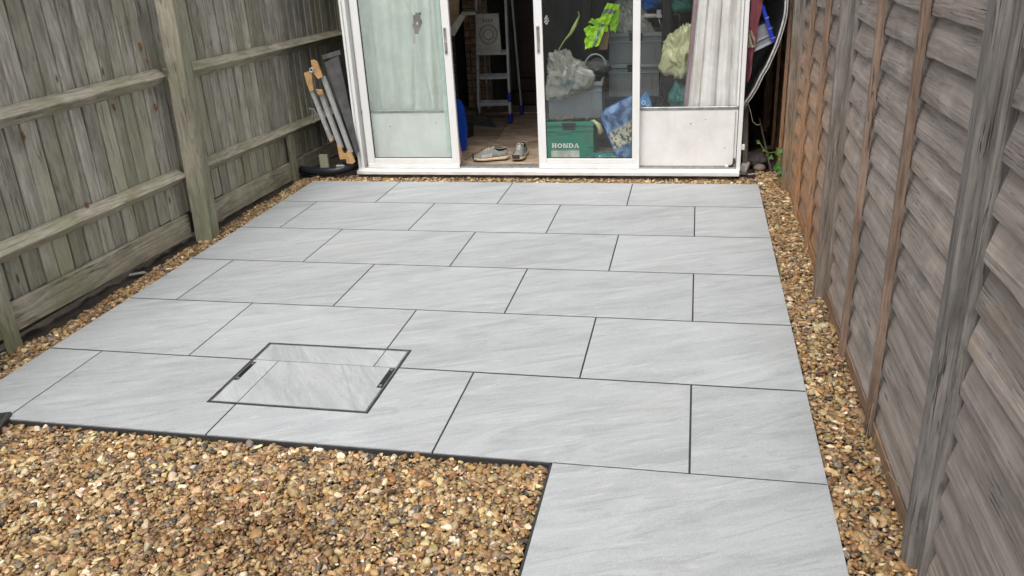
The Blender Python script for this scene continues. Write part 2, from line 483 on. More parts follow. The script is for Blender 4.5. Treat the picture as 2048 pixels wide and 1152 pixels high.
# ------------------------------------------------------------------ gravel
def ico(sub):
    import bmesh
    bm = bmesh.new(); bmesh.ops.create_icosphere(bm, subdivisions=sub, radius=1)
    V = np.array([v.co[:] for v in bm.verts]); F = np.array([[v.index for v in f.verts] for f in bm.faces]); bm.free()
    return V, F
I1, I2 = ico(1), ico(2)
def protos(V, n, cuts):
    out = []
    for _ in range(n):
        P = V.copy()
        for _ in range(cuts):
            nn = rng.normal(size=3); nn /= np.linalg.norm(nn); dd = rng.uniform(.34, .78)
            h = P @ nn; over = h > dd
            P[over] -= np.outer(h[over] - dd, nn)
        P *= 1 + rng.normal(0, .04, (len(P), 1))
        out.append(P)
    return np.array(out)
PA = protos(I2[0], 60, 11); PB = protos(I1[0], 40, 6)
PAL = np.array([(.37, .255, .125), (.29, .185, .09), (.50, .385, .225), (.60, .51, .36), (.26, .13, .05), (.36, .205, .075), (.155, .092, .052), (.19, .18, .165), (.075, .073, .07), (.03, .03, .034), (.70, .65, .54), (.21, .14, .085), (.42, .31, .185), (.23, .09, .05)])
PW = np.array([19, 15, 13, 7, 9, 9, 13, 4, 4, 3.5, 2.6, 13, 10, 1.5]); PW = PW / PW.sum()
def gravel_bed(label, x0, x1, y0, y1, step, zf, keep=None, hi=True):
    co, fc, tint = [], [], []
    base = 0
    for layer in range(2):
        nx, ny = int((x1 - x0) / step), int((y1 - y0) / step)
        gx, gy = np.meshgrid(np.arange(nx), np.arange(ny))
        n = gx.size
        X = x0 + (gx.ravel() + .5 + rng.uniform(-.55, .55, n)) * (x1 - x0) / nx
        Y = y0 + (gy.ravel() + .5 + rng.uniform(-.55, .55, n)) * (y1 - y0) / ny
        if keep is not None:
            k = keep(X, Y); X, Y = X[k], Y[k]; n = len(X)
        Z = np.array([zf(a, b) for a, b in zip(X, Y)])
        top = layer == 1
        P, F = (PA, I2[1]) if (top and hi) else (PB, I1[1])
        sz = np.clip(rng.lognormal(math.log(.0094), .38, n), .0045, .021) * (1.0 if top else 1.05)
        Z = Z + (rng.uniform(-.005, .0065, n) if top else -.008)
        sh = P[rng.integers(0, len(P), n)]
        sc = np.stack([sz * rng.uniform(1.0, 1.7, n), sz * rng.uniform(.8, 1.25, n), sz * rng.uniform(.55, .95, n)], 1)
        q = sh * sc[:, None, :]
        # tilt then spin
        ax, az = rng.normal(0, .45, n), rng.uniform(0, 2 * math.pi, n)
        c, s = np.cos(ax)[:, None], np.sin(ax)[:, None]
        yy, zz = q[..., 1] * c - q[..., 2] * s, q[..., 1] * s + q[..., 2] * c
        c, s = np.cos(az)[:, None], np.sin(az)[:, None]
        xx, y2 = q[..., 0] * c - yy * s, q[..., 0] * s + yy * c
        q = np.stack([xx + X[:, None], y2 + Y[:, None], zz + Z[:, None]], -1)
        nv = P.shape[1]
        co.append(q.reshape(-1, 3))
        fc.append((F[None] + (np.arange(n) * nv)[:, None, None] + base).reshape(-1, 3))
        base += n * nv
        col = PAL[rng.choice(len(PAL), n, p=PW)] * rng.uniform(.58, 1.22, (n, 1)) * (1.0 if top else .6) * np.array([1.15, 1.11, 1.02])  # lower layer tinted darker: shade between the stones put into the colour
        # a patch of stained, damper stone in the front bed
        dmp = np.exp(-(((X + 1.38) / .30) ** 2 + ((Y + .50) / .17) ** 2)) * (.8 + .6 * np.sin(X * 31) * np.sin(Y * 37))
        col = col * (1 - .55 * np.clip(dmp, 0, 1)[:, None] * np.array([.8, 1.0, 1.15]))
        col = np.clip(col * (1 + rng.normal(0, .05, (n, 3))), 0, 1)
        tint.append(np.repeat(np.concatenate([col, np.ones((n, 1))], 1), nv, 0))
    co, fc, tint = np.concatenate(co), np.concatenate(fc), np.concatenate(tint)
    me = bpy.data.meshes.new('gravel')
    me.vertices.add(len(co)); me.vertices.foreach_set('co', co.ravel())
    me.loops.add(fc.size); me.loops.foreach_set('vertex_index', fc.ravel().astype(np.int32))
    me.polygons.add(len(fc)); me.polygons.foreach_set('loop_start', np.arange(0, fc.size, 3, dtype=np.int32))
    me.update(calc_edges=True)
    at = me.attributes.new('pebble_tint', 'FLOAT_COLOR', 'POINT'); at.data.foreach_set('color', tint.ravel())
    me.materials.append(M_gravel)
    ob = bpy.data.objects.new('gravel', me); COL.objects.link(ob)
    ob['kind'] = 'stuff'; ob['label'] = label
    return ob, len(fc)
def und(x, y, a=.006): return a * fbm(x, y, 0, 3.5)
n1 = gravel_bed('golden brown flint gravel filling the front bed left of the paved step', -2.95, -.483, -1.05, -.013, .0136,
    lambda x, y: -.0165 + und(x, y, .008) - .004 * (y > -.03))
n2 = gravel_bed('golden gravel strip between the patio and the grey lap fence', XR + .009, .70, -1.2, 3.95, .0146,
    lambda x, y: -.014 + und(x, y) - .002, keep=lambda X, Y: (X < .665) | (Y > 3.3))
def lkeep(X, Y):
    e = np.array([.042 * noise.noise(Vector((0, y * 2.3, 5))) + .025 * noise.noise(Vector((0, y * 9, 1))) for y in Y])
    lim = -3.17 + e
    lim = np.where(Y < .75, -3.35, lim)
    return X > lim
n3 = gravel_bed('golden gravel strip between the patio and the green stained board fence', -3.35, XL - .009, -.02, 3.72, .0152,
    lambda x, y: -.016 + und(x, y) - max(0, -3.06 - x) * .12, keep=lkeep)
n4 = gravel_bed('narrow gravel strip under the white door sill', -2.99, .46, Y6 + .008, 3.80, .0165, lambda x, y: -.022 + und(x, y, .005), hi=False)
print('gravel tris', n1[1] + n2[1] + n3[1] + n4[1])

# ------------------------------------------------------------------ left fence
FX = -3.255
M_dark_back = simple('dark_gap_backing', (.10, .09, .07), .95)
lf = thing('board_fence', 'tall green stained close board fence with arris rails along the left of the patio', 'fence', (FX, 2.2, 0))
gtop = lambda y: .200 - .021 * y if y > 0 else .2
gbot = lambda y: max(-.03, .055 - .022 * y)
y = -2.9
while y < 6.7:
    wd = random.uniform(.098, .118)
    gap = random.uniform(.0035, .0065)
    x0 = FX + random.uniform(-.0015, .0015); tl = random.uniform(.004, .008)
    zb, zt = gtop(y) + random.uniform(-.012, .004), 1.82
    nseg = 12; c = .003
    vs, fs = [], []
    ph = random.uniform(0, 99)
    for k in range(nseg + 1):
        z = zb + (zt - zb) * k / nseg
        bx = .003 * noise.noise(Vector((ph, z * 1.8, 0))); by = .0030 * noise.noise(Vector((0, z * 2.2, ph)))
        e0 = .0025 * noise.noise(Vector((ph, z * 5, 9))); e1 = .0025 * noise.noise(Vector((ph, z * 5, 29)))
        ya_, yb_ = y + by + e0, y + wd - gap + by + e1
        vs += [(x0 - .012 + bx, ya_, z), (x0 - .001 + bx, ya_, z), (x0 + .002 + bx, ya_ + c, z), (x0 + .002 - tl + bx, yb_ - c, z), (x0 - .001 - tl + bx, yb_, z), (x0 - .014 - tl * .2 + bx, yb_, z)]
    for k in range(nseg):
        for a in range(6):
            b = (a + 1) % 6
            fs.append((k * 6 + a, k * 6 + b, k * 6 + 6 + b, k * 6 + 6 + a))
    fs += [tuple(range(5, -1, -1)), tuple(nseg * 6 + i for i in range(6))]
    mb = MB(); mb.add(vs, fs); mb.build('board', M_board, lf)
    y += wd
bk = MB(); bk.box(FX - .03, FX - .022, -2.9, 6.7, .0, 1.8)  # dark sheet added behind the boards so their gaps look shaded
bk.build('backing', M_dark_back, lf)
def rail(ya, za, yb, zb, h=.100, prot=.068, parent=lf):
    n = 14; vs, fs = [], []
    for k in range(n + 1):
        t = k / n; yy = ya + (yb - ya) * t; z = za + (zb - za) * t
        j = .0025 * noise.noise(Vector((yy * 3, za * 9, 0)))
        jj = .003 * noise.noise(Vector((yy * 5, za * 9, 4)))
        xb = FX + .004
        vs += [(xb, yy, z + h / 2 + j), (xb + prot - .003 + jj, yy, z + .011 + j), (xb + prot + jj, yy, z + .006 + j), (xb + prot - .002 + jj, yy, z + .001 + j), (xb, yy, z - h / 2 + jj)]
    m_ = 5
    for k in range(n):
        for a in range(m_):
            b = (a + 1) % m_
            fs.append((k * m_ + a, k * m_ + b, (k + 1) * m_ + b, (k + 1) * m_ + a))
    fs += [tuple(range(m_)), tuple(n * m_ + i for i in range(m_))]
    mb = MB(); mb.add(vs, fs); return mb.build('rail', M_rail, parent)
rail(-.55, 1.03, 2.215, 1.028); rail(-.55, .452, 2.215, .402)
rail(2.28, 1.022, 5.0, .985); rail(2.28, .408, 5.0, .33)
rail(-.55, 1.64, 2.215, 1.63); rail(2.28, 1.63, 5.0, 1.6)
rail(-2.9, 1.03, -.62, 1.03); rail(-2.9, .46, -.62, .46); rail(-2.9, 1.64, -.62, 1.64)
def gboard(ya, yb):
    n = 16; vs, fs = [], []
    for k in range(n + 1):
        yy = ya + (yb - ya) * k / n
        j = .004 * noise.noise(Vector((yy * 4, 0, 3)))
        zt, zb = gtop(yy), gbot(yy) + j
        vs += [(FX + .003, yy, zb), (FX + .026, yy, zb + .002), (FX + .028, yy, zt - .004), (FX + .024, yy, zt), (FX + .003, yy, zt)]
    for k in range(n):
        for a in range(5):
            b = (a + 1) % 5
            fs.append((k * 5 + a, k * 5 + b, (k + 1) * 5 + b, (k + 1) * 5 + a))
    fs += [tuple(range(5)), tuple(n * 5 + i for i in range(5))]
    mb = MB(); mb.add(vs, fs); mb.build('gravel_board', M_rail, lf)
gboard(-.5, 2.2); gboard(2.3, 6.6)
def post(ya, yb, xa, xb, zt=1.85, lean=0.0, m=M_post, zb=-.15):
    mb = MB(); n = 12; c = .006
    sec = [(xa, ya + c), (xa + c, ya), (xb - c, ya), (xb, ya + c), (xb, yb - c), (xb - c, yb), (xa + c, yb), (xa, yb - c)]
    vs, fs = [], []
    for k in range(n + 1):
        z = zb + (zt - zb) * k / n; t = lean * z
        jx = .002 * noise.noise(Vector((ya, z * 3, 0)))
        vs += [(px + t + jx, py, z) for px, py in sec]
    for k in range(n):
        for a in range(8):
            b = (a + 1) % 8
            fs.append((k * 8 + a, k * 8 + b, k * 8 + 8 + b, k * 8 + 8 + a))
    fs += [tuple(range(8)), tuple(n * 8 + i for i in range(8))]
    mb.add(vs, fs); return mb
post(2.18, 2.285, -3.195, -3.075, lean=.035).build('post', M_post, lf)
post(5.0, 5.1, -3.24, -3.14).build('post', M_post, lf)
post(-.62, -.52, -3.24, -3.14).build('post', M_post, lf)
for (ya, zt) in ((.575, .405), (3.66, .355)):
    mb = MB(); mb.cbox(FX + .03, FX + .062, ya, ya + .075, -.06, zt, .003); mb.build('cleat', M_post, lf)
# dry leaf scraps and snail shells caught on the fence
M_dead = simple('dead_leaf', (.30, .17, .085), .8, var=.4, scale=60)
for (yy, zz, s_) in ((2.10, 1.22, .022), (2.135, 1.13, .014), (2.12, .86, .02), (1.05, .92, .018), (1.75, .93, .016), (2.37, .94, .016), (1.35, .47, .018)):
    mb = MB()
    mb.grid(lambda u, v: (-3.238 + .008 * math.sin(u * 6 + v * 4), yy + (u - .5) * s_ * (1 - abs(v - .5)), zz + (v - .5) * s_ * 2.4), 3, 4)
    mb.build('dead_leaf', M_dead, None, label='curled dead leaf on the board fence, %s' % {2.10: 'high beside the thick post', 2.135: 'above the rail end by the thick post', 2.12: 'just under the upper rail end', 1.05: 'under the near part of the upper rail', 1.75: 'under the middle of the upper rail', 2.37: 'under the far upper rail beyond the post', 1.35: 'on the lower near rail'}[yy], category='dead leaf', group='dead leaves caught on the left fence')

# ------------------------------------------------------------------ right lap fence
rf = thing('lap_fence', 'grey brown waney lap panel fence with upright battens along the right of the patio', 'fence', (.65, 1, 0))
bays = [(-2.30, -.415, .118, M_slat), (-.285, 1.555, .1185, M_slat), (1.64, 3.44, .136, M_slat), (3.53, 5.4, .13, M_slat), (5.48, 7.3, .13, M_slat)]
for bi, (ya, yb, pitch, mt) in enumerate(bays):
    z = .015
    k = 0
    while z < 1.72:
        ph = 13.7 * k + 101 * bi
        n = 30; vs, fs = [], []
        lap = .032
        for i in range(n + 1):
            yy = ya + (yb - ya) * i / n
            wv = .008 * noise.noise(Vector((yy * 1.6, ph, 0))) + .005 * noise.noise(Vector((yy * 6.5, ph, 2))) + .0025 * noise.noise(Vector((yy * 19, ph, 5)))
            wv -= .006 * math.sin(math.pi * i / n) * (1 if k % 2 else .3)
            cup = .0035 * noise.noise(Vector((yy * 2.0, ph, 8)))
            ht = pitch + lap
            zb = z + wv
            vs += [(.6475 + cup * .3, yy, zb + .003), (.6405 + cup * .4, yy, zb), (.6385 + cup * .4, yy, zb + .003), (.6395 + cup * .3, yy, zb + ht * .20), (.6560, yy, zb + ht * .66), (.6660, yy, z + ht), (.6705, yy, z + ht), (.6545, yy, zb + ht * .45)]
        q = 8
        for i in range(n):
            for a in range(q):
                b = (a + 1) % q
                fs.append((i * q + a, i * q + b, (i + 1) * q + b, (i + 1) * q + a))
        fs += [tuple(range(q)), tuple(n * q + i for i in range(q))]
        mb = MB(); mb.add(vs, fs); mb.smooth = False
        mb.build('slat', mt, rf)
        z += pitch * random.uniform(.93, 1.07); k += 1
    mb = MB(); mb.box(.672, .684, ya, yb, .0, 1.75); mb.build('back_batten', M_slat, rf)
    if bi > 0:
        mb = MB(); mb.cbox(.630, .636, ya + .02, yb - .02, -.05, .045 + .0 * bi, .002); mb.build('kick_board', M_kick, rf)
def batten(yc, x0=.611, x1=.6350, wd=.034, zt=1.76, zb=-.05, lean=0.0):
    mb = MB(); n = 6; vs = []; fs = []; c = .002
    for k in range(n + 1):
        z = zb + (zt - zb) * k / n; j = .002 * noise.noise(Vector((yc * 7, z * 2, 0))) + lean * z
        jx = .002 * noise.noise(Vector((yc * 3, z * 2, 7)))
        vs += [(x0 + jx, yc - wd / 2 + j + c, z), (x0 + c + jx, yc - wd / 2 + j, z), (x1, yc - wd / 2 + j, z), (x1, yc + wd / 2 + j, z), (x0 + c + jx, yc + wd / 2 + j, z), (x0 + jx, yc + wd / 2 + j - c, z)]
    for k in range(n):
        for a in range(6):
            b = (a + 1) % 6
            fs.append((k * 6 + a, k * 6 + b, k * 6 + 6 + b, k * 6 + 6 + a))
    fs += [tuple(range(6)), tuple(n * 6 + i for i in range(6))]
    mb.add(vs, fs); return mb.build('batten', M_batten, rf)
for yc in (-1.7, -1.06, .352, .962, 2.28, 2.88, 4.1, 4.72, 6.0, 6.6): batten(yc, lean=.0)
for (yp, nm) in ((-.32, 0), (1.60, 1), (3.485, 2), (5.44, 3), (-2.34, 4)):
    mb = post(yp - .034, yp + .034, .602 if nm < 1 else .585, .662, m=M_rpost, lean=-.004); mb.build('post', M_rpost, rf)
    mb = MB(); mb.cbox(.628, .6625, yp - .079, yp - .037, -.05, 1.78, .003); mb.build('frame_batten', M_rpost, rf)
    mb = MB(); mb.cbox(.628, .6625, yp + .037, yp + .06, -.05, 1.78, .003); mb.build('frame_batten', M_rpost, rf)

# ------------------------------------------------------------------ garden room
def white_mat():
    m = NT('white_painted_aluminium')
    v = m.coord(rnd=False)
    pos = m.new('ShaderNodeNewGeometry').outputs['Position']
    n = m.noise(m.mapping(pos, (6, 6, 3)), 1, 5, .65, .4)
    n2 = m.noise(pos, 90, 3, .6)
    c = m.mix(m.ramp(n, [(.4, 0), (.7, .5)]), (.80, .80, .79), (.70, .69, .655))
    c = m.mix(m.ramp(n2, [(.68, 0), (.76, .6)]), c, (.45, .40, .33))
    sep = m.new('ShaderNodeSeparateXYZ'); m.link(pos, sep.inputs[0])
    lz = m.new('ShaderNodeMapRange'); m.link(sep.outputs[2], lz.inputs[0]); lz.inputs[1].default_value = .10; lz.inputs[2].default_value = 0.0
    c = m.mix(m.math('MULTIPLY', lz.outputs[0], m.ramp(n, [(.42, 0), (.62, .3)])), c, (.42, .38, .30))
    m.base(c, m.ramp(n2, [(.3, .32), (.7, .5)]), spec=.5)
    return m.mat
M_white = white_mat()
def panel_mat():
    m = NT('stained_white_panel')
    pos = m.new('ShaderNodeNewGeometry').outputs['Position']
    n = m.noise(pos, 5, 5, .65, .3); n3 = m.noise(m.mapping(pos, (30, 30, 5)), 1, 4, .6)
    c = m.mix(m.ramp(n, [(.35, 0), (.7, 1)]), (.78, .775, .765), (.68, .66, .63))
    c = m.mix(m.ramp(n3, [(.5, 0), (.75, .2)]), c, (.60, .57, .52))
    vo = m.new('ShaderNodeTexVoronoi'); m.link(pos, vo.inputs['Vector']); vo.inputs['Scale'].default_value = 11
    c = m.mix(m.ramp(vo.outputs['Distance'], [(.05, .85), (.085, 0)]), c, (.12, .10, .09))
    m.base(c, .5)
    return m.mat
M_panel = panel_mat()
M_greymetal = simple('dull_aluminium', (.42, .42, .41), .4, .85, var=.2, scale=30, dirt=(.2, .19, .17), dirt_amt=.5)
M_darkseal = simple('black_rubber_seal', (.015, .015, .015), .7)
def glass_mat(name, tint, film, filmcol):
    m = NT(name)
    m.n.remove(m.b)
    tr = m.new('ShaderNodeBsdfTransparent'); tr.inputs[0].default_value = (*tint, 1)
    gl = m.new('ShaderNodeBsdfGlossy'); gl.inputs['Roughness'].default_value = .015; gl.inputs[0].default_value = (1, 1, 1, 1)
    df = m.new('ShaderNodeBsdfDiffuse'); df.inputs[0].default_value = (*filmcol, 1)
    fr = m.new('ShaderNodeFresnel'); fr.inputs[0].default_value = 1.5
    pos = m.new('ShaderNodeNewGeometry').outputs['Position']
    n = m.noise(m.mapping(pos, (5, 5, 2)), 1, 5, .7, .6)
    sp = m.noise(pos, 240, 2, .5)
    f = m.math('ADD', m.math('MULTIPLY', m.ramp(n, [(.3, .5), (.75, 1.5)]), film), m.ramp(sp, [(.74, 0), (.79, .15)]))
    m1 = m.new('ShaderNodeMixShader'); m.link(f, m1.inputs[0]); m.link(tr.outputs[0], m1.inputs[1]); m.link(df.outputs[0], m1.inputs[2])
    m2 = m.new('ShaderNodeMixShader'); m.link(m.math('MULTIPLY', m.math('MULTIPLY', fr.outputs[0], 1.25), m.math('SUBTRACT', 1.0, m.new('ShaderNodeNewGeometry').outputs['Backfacing'])), m2.inputs[0]); m.link(m1.outputs[0], m2.inputs[1]); m.link(gl.outputs[0], m2.inputs[2])
    m.link(m2.outputs[0], m.out.inputs[0])
    return m.mat
M_glass_l = glass_mat('dusty_veil_green_glass', (.965, .985, .976), .10, (.74, .86, .82))  # milky film: dust plus a pale reflection veil put into the colour
M_glass_r = glass_mat('dusty_clear_glass', (.965, .985, .985), .010, (.45, .56, .58))
M_glass_f = glass_mat('dusty_fixed_glass', (.985, .99, .985), .010, (.6, .62, .58))

gr = thing('garden_room', 'white framed garden room with sliding glass doors and a cluttered dark interior', 'shed', (-1.18, 3.8, 0))
GX0, GX1 = -2.685, .32
# sill and outer frame
s_ = MB(); s_.cbox(GX0 - .0, GX1 - .006, 3.735, 3.80, .012, .042, .003); s_.cbox(GX0 - .0, GX1 - .006, 3.775, 3.93, .028, .05, .002)
s_.build('sill', M_white, gr)
b_ = MB(); b_.box(GX0 + .03, GX1 - .06, 3.765, 3.93, -.12, .0275)
b_.build('plinth', simple('damp_concrete', (.13, .12, .105), .9, var=.4, scale=20, bump=.5, dirt=(.05, .04, .03), dirt_amt=.8), gr)
tr_ = MB()
for yy in (3.806, 3.846, 3.886): tr_.box(GX0 + .03, GX1 - .03, yy, yy + .006, .05, .064)
tr_.build('track', M_greymetal, gr)
j_ = MB()
for (a, b, yb_) in ((GX0, GX0 + .018, 3.93), (GX0 + .018, GX0 + .030, 3.80), (GX0 + .030, GX0 + .052, 3.93)):
    j_.cbox(a, b - .001, 3.785 + (.012 if a == GX0 + .018 else 0), 3.93, .0425, 2.12, .002)
j_.build('jamb', M_white, gr)
j_ = MB(); j_.cbox(GX1 - .028, GX1, 3.785, 3.93, .0425, 2.12, .002)
j_.build('jamb', M_white, gr)
j_ = MB(); j_.cbox(GX0, GX1, 3.785, 3.93, 2.122, 2.22, .002); j_.build('head_frame', M_white, gr)

def sliding(name, x0, x1, xg0, xg1, y0, y1, glass, parent=gr, zt=2.1):
    e = bpy.data.objects.new(name, None); COL.objects.link(e); e.parent = parent
    e.location = Vector((x0, y0, .05)) - parent.location
    e.empty_display_size = .05
    m = MB(); m.cbox(x0, xg0, y0, y1, .055, zt, .003); m.build('stile', M_white, e)
    m = MB(); m.cbox(xg1, x1, y0, y1, .055, zt, .003); m.build('stile', M_white, e)
    m = MB(); m.cbox(xg0 + .0005, xg1 - .0005, y0 + .003, y1 - .003, .09, .132, .002); m.build('bottom_rail', M_white, e)
    m = MB(); m.cbox(x0 + .0, x1 - .0, y0 - .004, y1 + .002, .0535, .0885, .002); m.build('kick_rail', M_white, e)
    m = MB(); m.cbox(xg0 + .0005, xg1 - .0005, y0 + .003, y1 - .003, zt - .06, zt - .001, .002); m.build('top_rail', M_white, e)
    ym = (y0 + y1) / 2
    m = ring(0, 1, 0, 1, .1, 0, 1)
    m = MB()
    for (a, b, c, d_) in ((xg0, xg0 + .004, .132, zt - .06), (xg1 - .004, xg1, .132, zt - .06), (xg0, xg1, .132, .136, )):
        m.box(a, b, ym - .008, ym + .008, c, d_)
    m.build('seal', M_darkseal, e)
    m = MB(); m.box(xg0 + .001, xg1 - .001, ym - .002, ym + .002, .130, zt - .055); m.build('glass', glass, e)
    return e
sl = sliding('sliding_door', -2.598, -1.828, -2.540, -1.888, 3.788, 3.82, M_glass_l)
sr = sliding('sliding_door', -1.189, -.420, -1.128, -.474, 3.788, 3.82, M_glass_r)
# inner green edge of the second pane seen through the left leaf
# handles
for (hx, zc, e, lab) in ((-1.866, 1.03, sl, 'latch'), (-1.160, 1.02, sr, 'plain')):
    h = MB(); h.cbox(hx - .011, hx + .011, 3.782, 3.7875, zc - .095, zc + .095, .001)
    if lab == 'latch': h.cbox(hx - .008, hx + .006, 3.772, 3.783, zc - .055, zc - .005, .002)
    hd = h.build('handle', simple('worn_latch_' + lab, (.5, .48, .44), .4, .7, dirt=(.2, .12, .07), dirt_amt=.7), e)
    for zz in (zc + .078, zc - .078):
        s_ = MB(); s_.disc((hx, 3.7805, zz), .0045, (0, -1, 0), 8); s_.build('screw_hole', M_darkseal, hd) if False else s_.build('handle_screw', M_darkseal, e)
# fixed panels behind and beside
def fixed(x0, x1, glass, zm=.505):
    e = bpy.data.objects.new('fixed_panel', None); COL.objects.link(e); e.parent = gr
    e.location = Vector((x0, 3.85, .05)) - gr.location; e.empty_display_size = .05
    m = MB(); m.cbox(x0, x1, 3.852, 3.866, .062, zm - .018, .002); m.build('lower_panel', M_panel, e)
    m = MB(); m.cbox(x0, x1, 3.848, 3.872, zm - .017, zm + .005, .002); m.build('mid_rail', M_greymetal, e)
    m = MB(); m.cbox(x0, x0 + .014, 3.847, 3.872, zm + .006, 2.1, .002); m.cbox(x1 - .014, x1, 3.847, 3.872, zm + .006, 2.1, .002); m.build('stile', M_white, e)
    m = MB(); m.box(x0 + .015, x1 - .015, 3.858, 3.862, zm + .004, 2.1); m.build('glass', glass, e)
    return e
fixed(-2.630, -1.90, M_glass_f, .50)
fixed(-.455, .288, M_glass_f, .50)
m = MB(); m.cbox(-.472, -.435, 3.835, 3.846, .055, 2.1, .002); m.build('meeting_stile', M_white, gr)
m = MB(); m.cbox(-1.935, -1.90, 3.835, 3.846, .055, 2.1, .002); m.build('meeting_stile', simple('pale_green_stile', (.55, .66, .62), .4), gr)

# shell
M_dark = simple('dark_wall_board', (.05, .047, .044), .85, var=.4, scale=6, bump=.3)
M_brownwall = simple('dark_brown_panel', (.05, .028, .022), .6, var=.3, scale=8)
M_felt = simple('roof_felt', (.06, .06, .062), .9, var=.2, scale=40, bump=.4)
BY = 6.6
m = MB(); m.box(GX0, GX0 + .03, 3.935, BY, -.1, 2.15); m.build('wall', M_dark, gr)
m = MB(); m.box(GX0, .9, BY, BY + .05, -.1, 2.15); m.build('wall', M_dark, gr)
m = MB(); m.box(GX0 - .05, .62, 3.70, BY + .1, 2.225, 2.29); m.build('roof', M_felt, gr)
m = MB(); m.box(GX1 - .02, GX1, 3.94, BY, -.1, .50); m.build('wall', M_dark, gr)
# bulging side sheet with a bright bent edge trim
prof = [(.322, .47), (.345, .52), (.367, .55), (.405, .62), (.44, .706), (.475, .77), (.505, .85), (.53, .92), (.548, .987), (.562, 1.05), (.572, 1.107), (.575, 1.16), (.572, 1.25), (.56, 1.4), (.53, 1.6), (.47, 1.85), (.40, 2.05), (.36, 2.2)]
m = MB(); m.smooth = True
P_ = prof
vs = []; 
for (px, pz) in P_: vs += [(px, 4.0, pz), (px, BY, pz)]
m.add(vs, [(2 * i, 2 * i + 1, 2 * i + 3, 2 * i + 2) for i in range(len(P_) - 1)])
vs = []
for (px, pz) in P_: vs += [(px - .004, 4.0, pz), (px - .004, BY, pz)]
m.add(vs, [(2 * i, 2 * i + 1, 2 * i + 3, 2 * i + 2) for i in range(len(P_) - 1)])
m.build('side_sheet', simple('dull_side_sheet', (.10, .10, .105), .5, .3, var=.3), gr)
M_trim = simple('bright_bent_trim', (.75, .75, .73), .4, .2, var=.15, scale=30, dirt=(.25, .24, .22), dirt_amt=.5)
for (dx, r) in ((0, .008), (.015, .004)):
    m = MB(); m.smooth = True
    m.tube([(px + dx, 3.985 - (dx > 0) * .006, pz - dx * .6) for px, pz in P_], r, 6)
    m.build('edge_trim', M_trim, gr)
# floor
def ply_mat():
    m = NT('worn_plywood')
    pos = m.new('ShaderNodeNewGeometry').outputs['Position']
    n = m.noise(m.mapping(pos, (2.5, 5, 1)), 1, 6, .7, 1.2); n2 = m.noise(m.mapping(pos, (4, 60, 4)), 1, 4, .6, .8)
    c = m.mix(m.ramp(n, [(.36, 0), (.62, 1)]), (.17, .12, .085), (.46, .35, .25))
    c = m.mix(m.ramp(n2, [(.35, .6), (.5, 0)]), c, (.09, .06, .045))
    oi = m.new('ShaderNodeObjectInfo').outputs['Random']
    h = m.new('ShaderNodeHueSaturation'); m.link(c, h.inputs['Color'])
    br = m.new('ShaderNodeMapRange'); m.link(oi, br.inputs[0]); br.inputs[3].default_value = .8; br.inputs[4].default_value = 1.25
    m.link(br.outputs[0], h.inputs['Value'])
    m.base(h.outputs[0], .75); m.bump(n2, .3, .002)
    return m.mat
M_ply = ply_mat()
m = MB(); m.box(GX0 + .03, GX1 - .02, 3.93, BY, -.02, .034); m.build('floor', M_ply, gr)
def floor_sheet(poly, t=.009):
    m = MB(); m.prism([(x, y, .0345) for x, y in poly], (0, 0, 0), (0, 0, t)); return m.build('floor_sheet', M_ply, gr)
floor_sheet([(-2.55, 3.96), (-1.90, 3.96), (-1.80, 4.62), (-2.55, 4.66)])
floor_sheet([(-2.6, 4.85), (-1.78, 4.83), (-1.86, 6.0), (-2.6, 6.0)])
floor_sheet([(-2.2, 6.16), (-1.60, 6.12), (-1.60, 6.5), (-2.2, 6.5)])
# back wall features seen through the opening
m = MB(); m.box(-1.93, -1.50, 6.555, 6.592, .34, 2.1); m.build('dark_door', M_brownwall, gr)
m = MB(); m.cbox(-1.95, -1.5, 6.53, 6.59, .20, .33, .004); m.cbox(-1.95, -1.5, 6.545, 6.59, .05, .19, .004); m.build('skirting', M_brownwall, gr)
M_brick = simple('old_brick', (.50, .33, .19), .9, var=.35, scale=14, bump=.5, dirt=(.1, .07, .05), dirt_amt=.5)
M_mortar = simple('grey_mortar', (.16, .14, .12), .95)
m = MB(); m.box(-2.43, -2.185, 6.40, 6.59, .04, 2.1); pier = m.build('brick_pier', M_mortar, gr)
z = .05; k = 0
while z < 1.9:
    for (a, b) in (((-2.434, -2.315), (-2.305, -2.181)) if k % 2 else ((-2.434, -2.379), (-2.369, -2.245), (-2.235, -2.181))):
        m = MB(); m.cbox(a, b, 6.392 + random.uniform(-.002, .002), 6.45, z, z + .064, .003); m.build('brick', M_brick, pier)
    z += .074; k += 1
m = MB(); m.box(-2.18, -2.172, 6.385, 6.42, .05, 2.1); m.build('corner_strip', simple('pale_strip', (.45, .42, .36), .7), gr)

# ------------------------------------------------------------------ curtains
def cloth(name, col, rough=.9, trans=.25, stain=None):
    m = NT(name)
    v = m.new('ShaderNodeNewGeometry').outputs['Position']
    n = m.noise(v, 7, 5, .65); n2 = m.noise(v, 300, 2, .5)
    c = m.mix(m.ramp(n, [(.35, 0), (.7, 1)]), tuple(x * .8 for x in col), col)
    if stain:
        n3 = m.noise(m.mapping(v, (9, 9, 2)), 1, 5, .7)
        c = m.mix(m.ramp(n3, [(.5, 0), (.7, .7)]), c, stain)
    m.base(c, rough, spec=.15); m.bump(n2, .25, .001)
    trans *= .25
    tl = m.new('ShaderNodeBsdfTranslucent'); m.link(c, tl.inputs[0])
    mx = m.new('ShaderNodeMixShader'); mx.inputs[0].default_value = trans
    m.link(m.b.outputs[0], mx.inputs[1]); m.link(tl.outputs[0], mx.inputs[2]); m.link(mx.outputs[0], m.out.inputs[0])
    return m.mat
M_curtL = cloth('pale_curtain_cloth', (.88, .90, .86), stain=(.66, .68, .62))
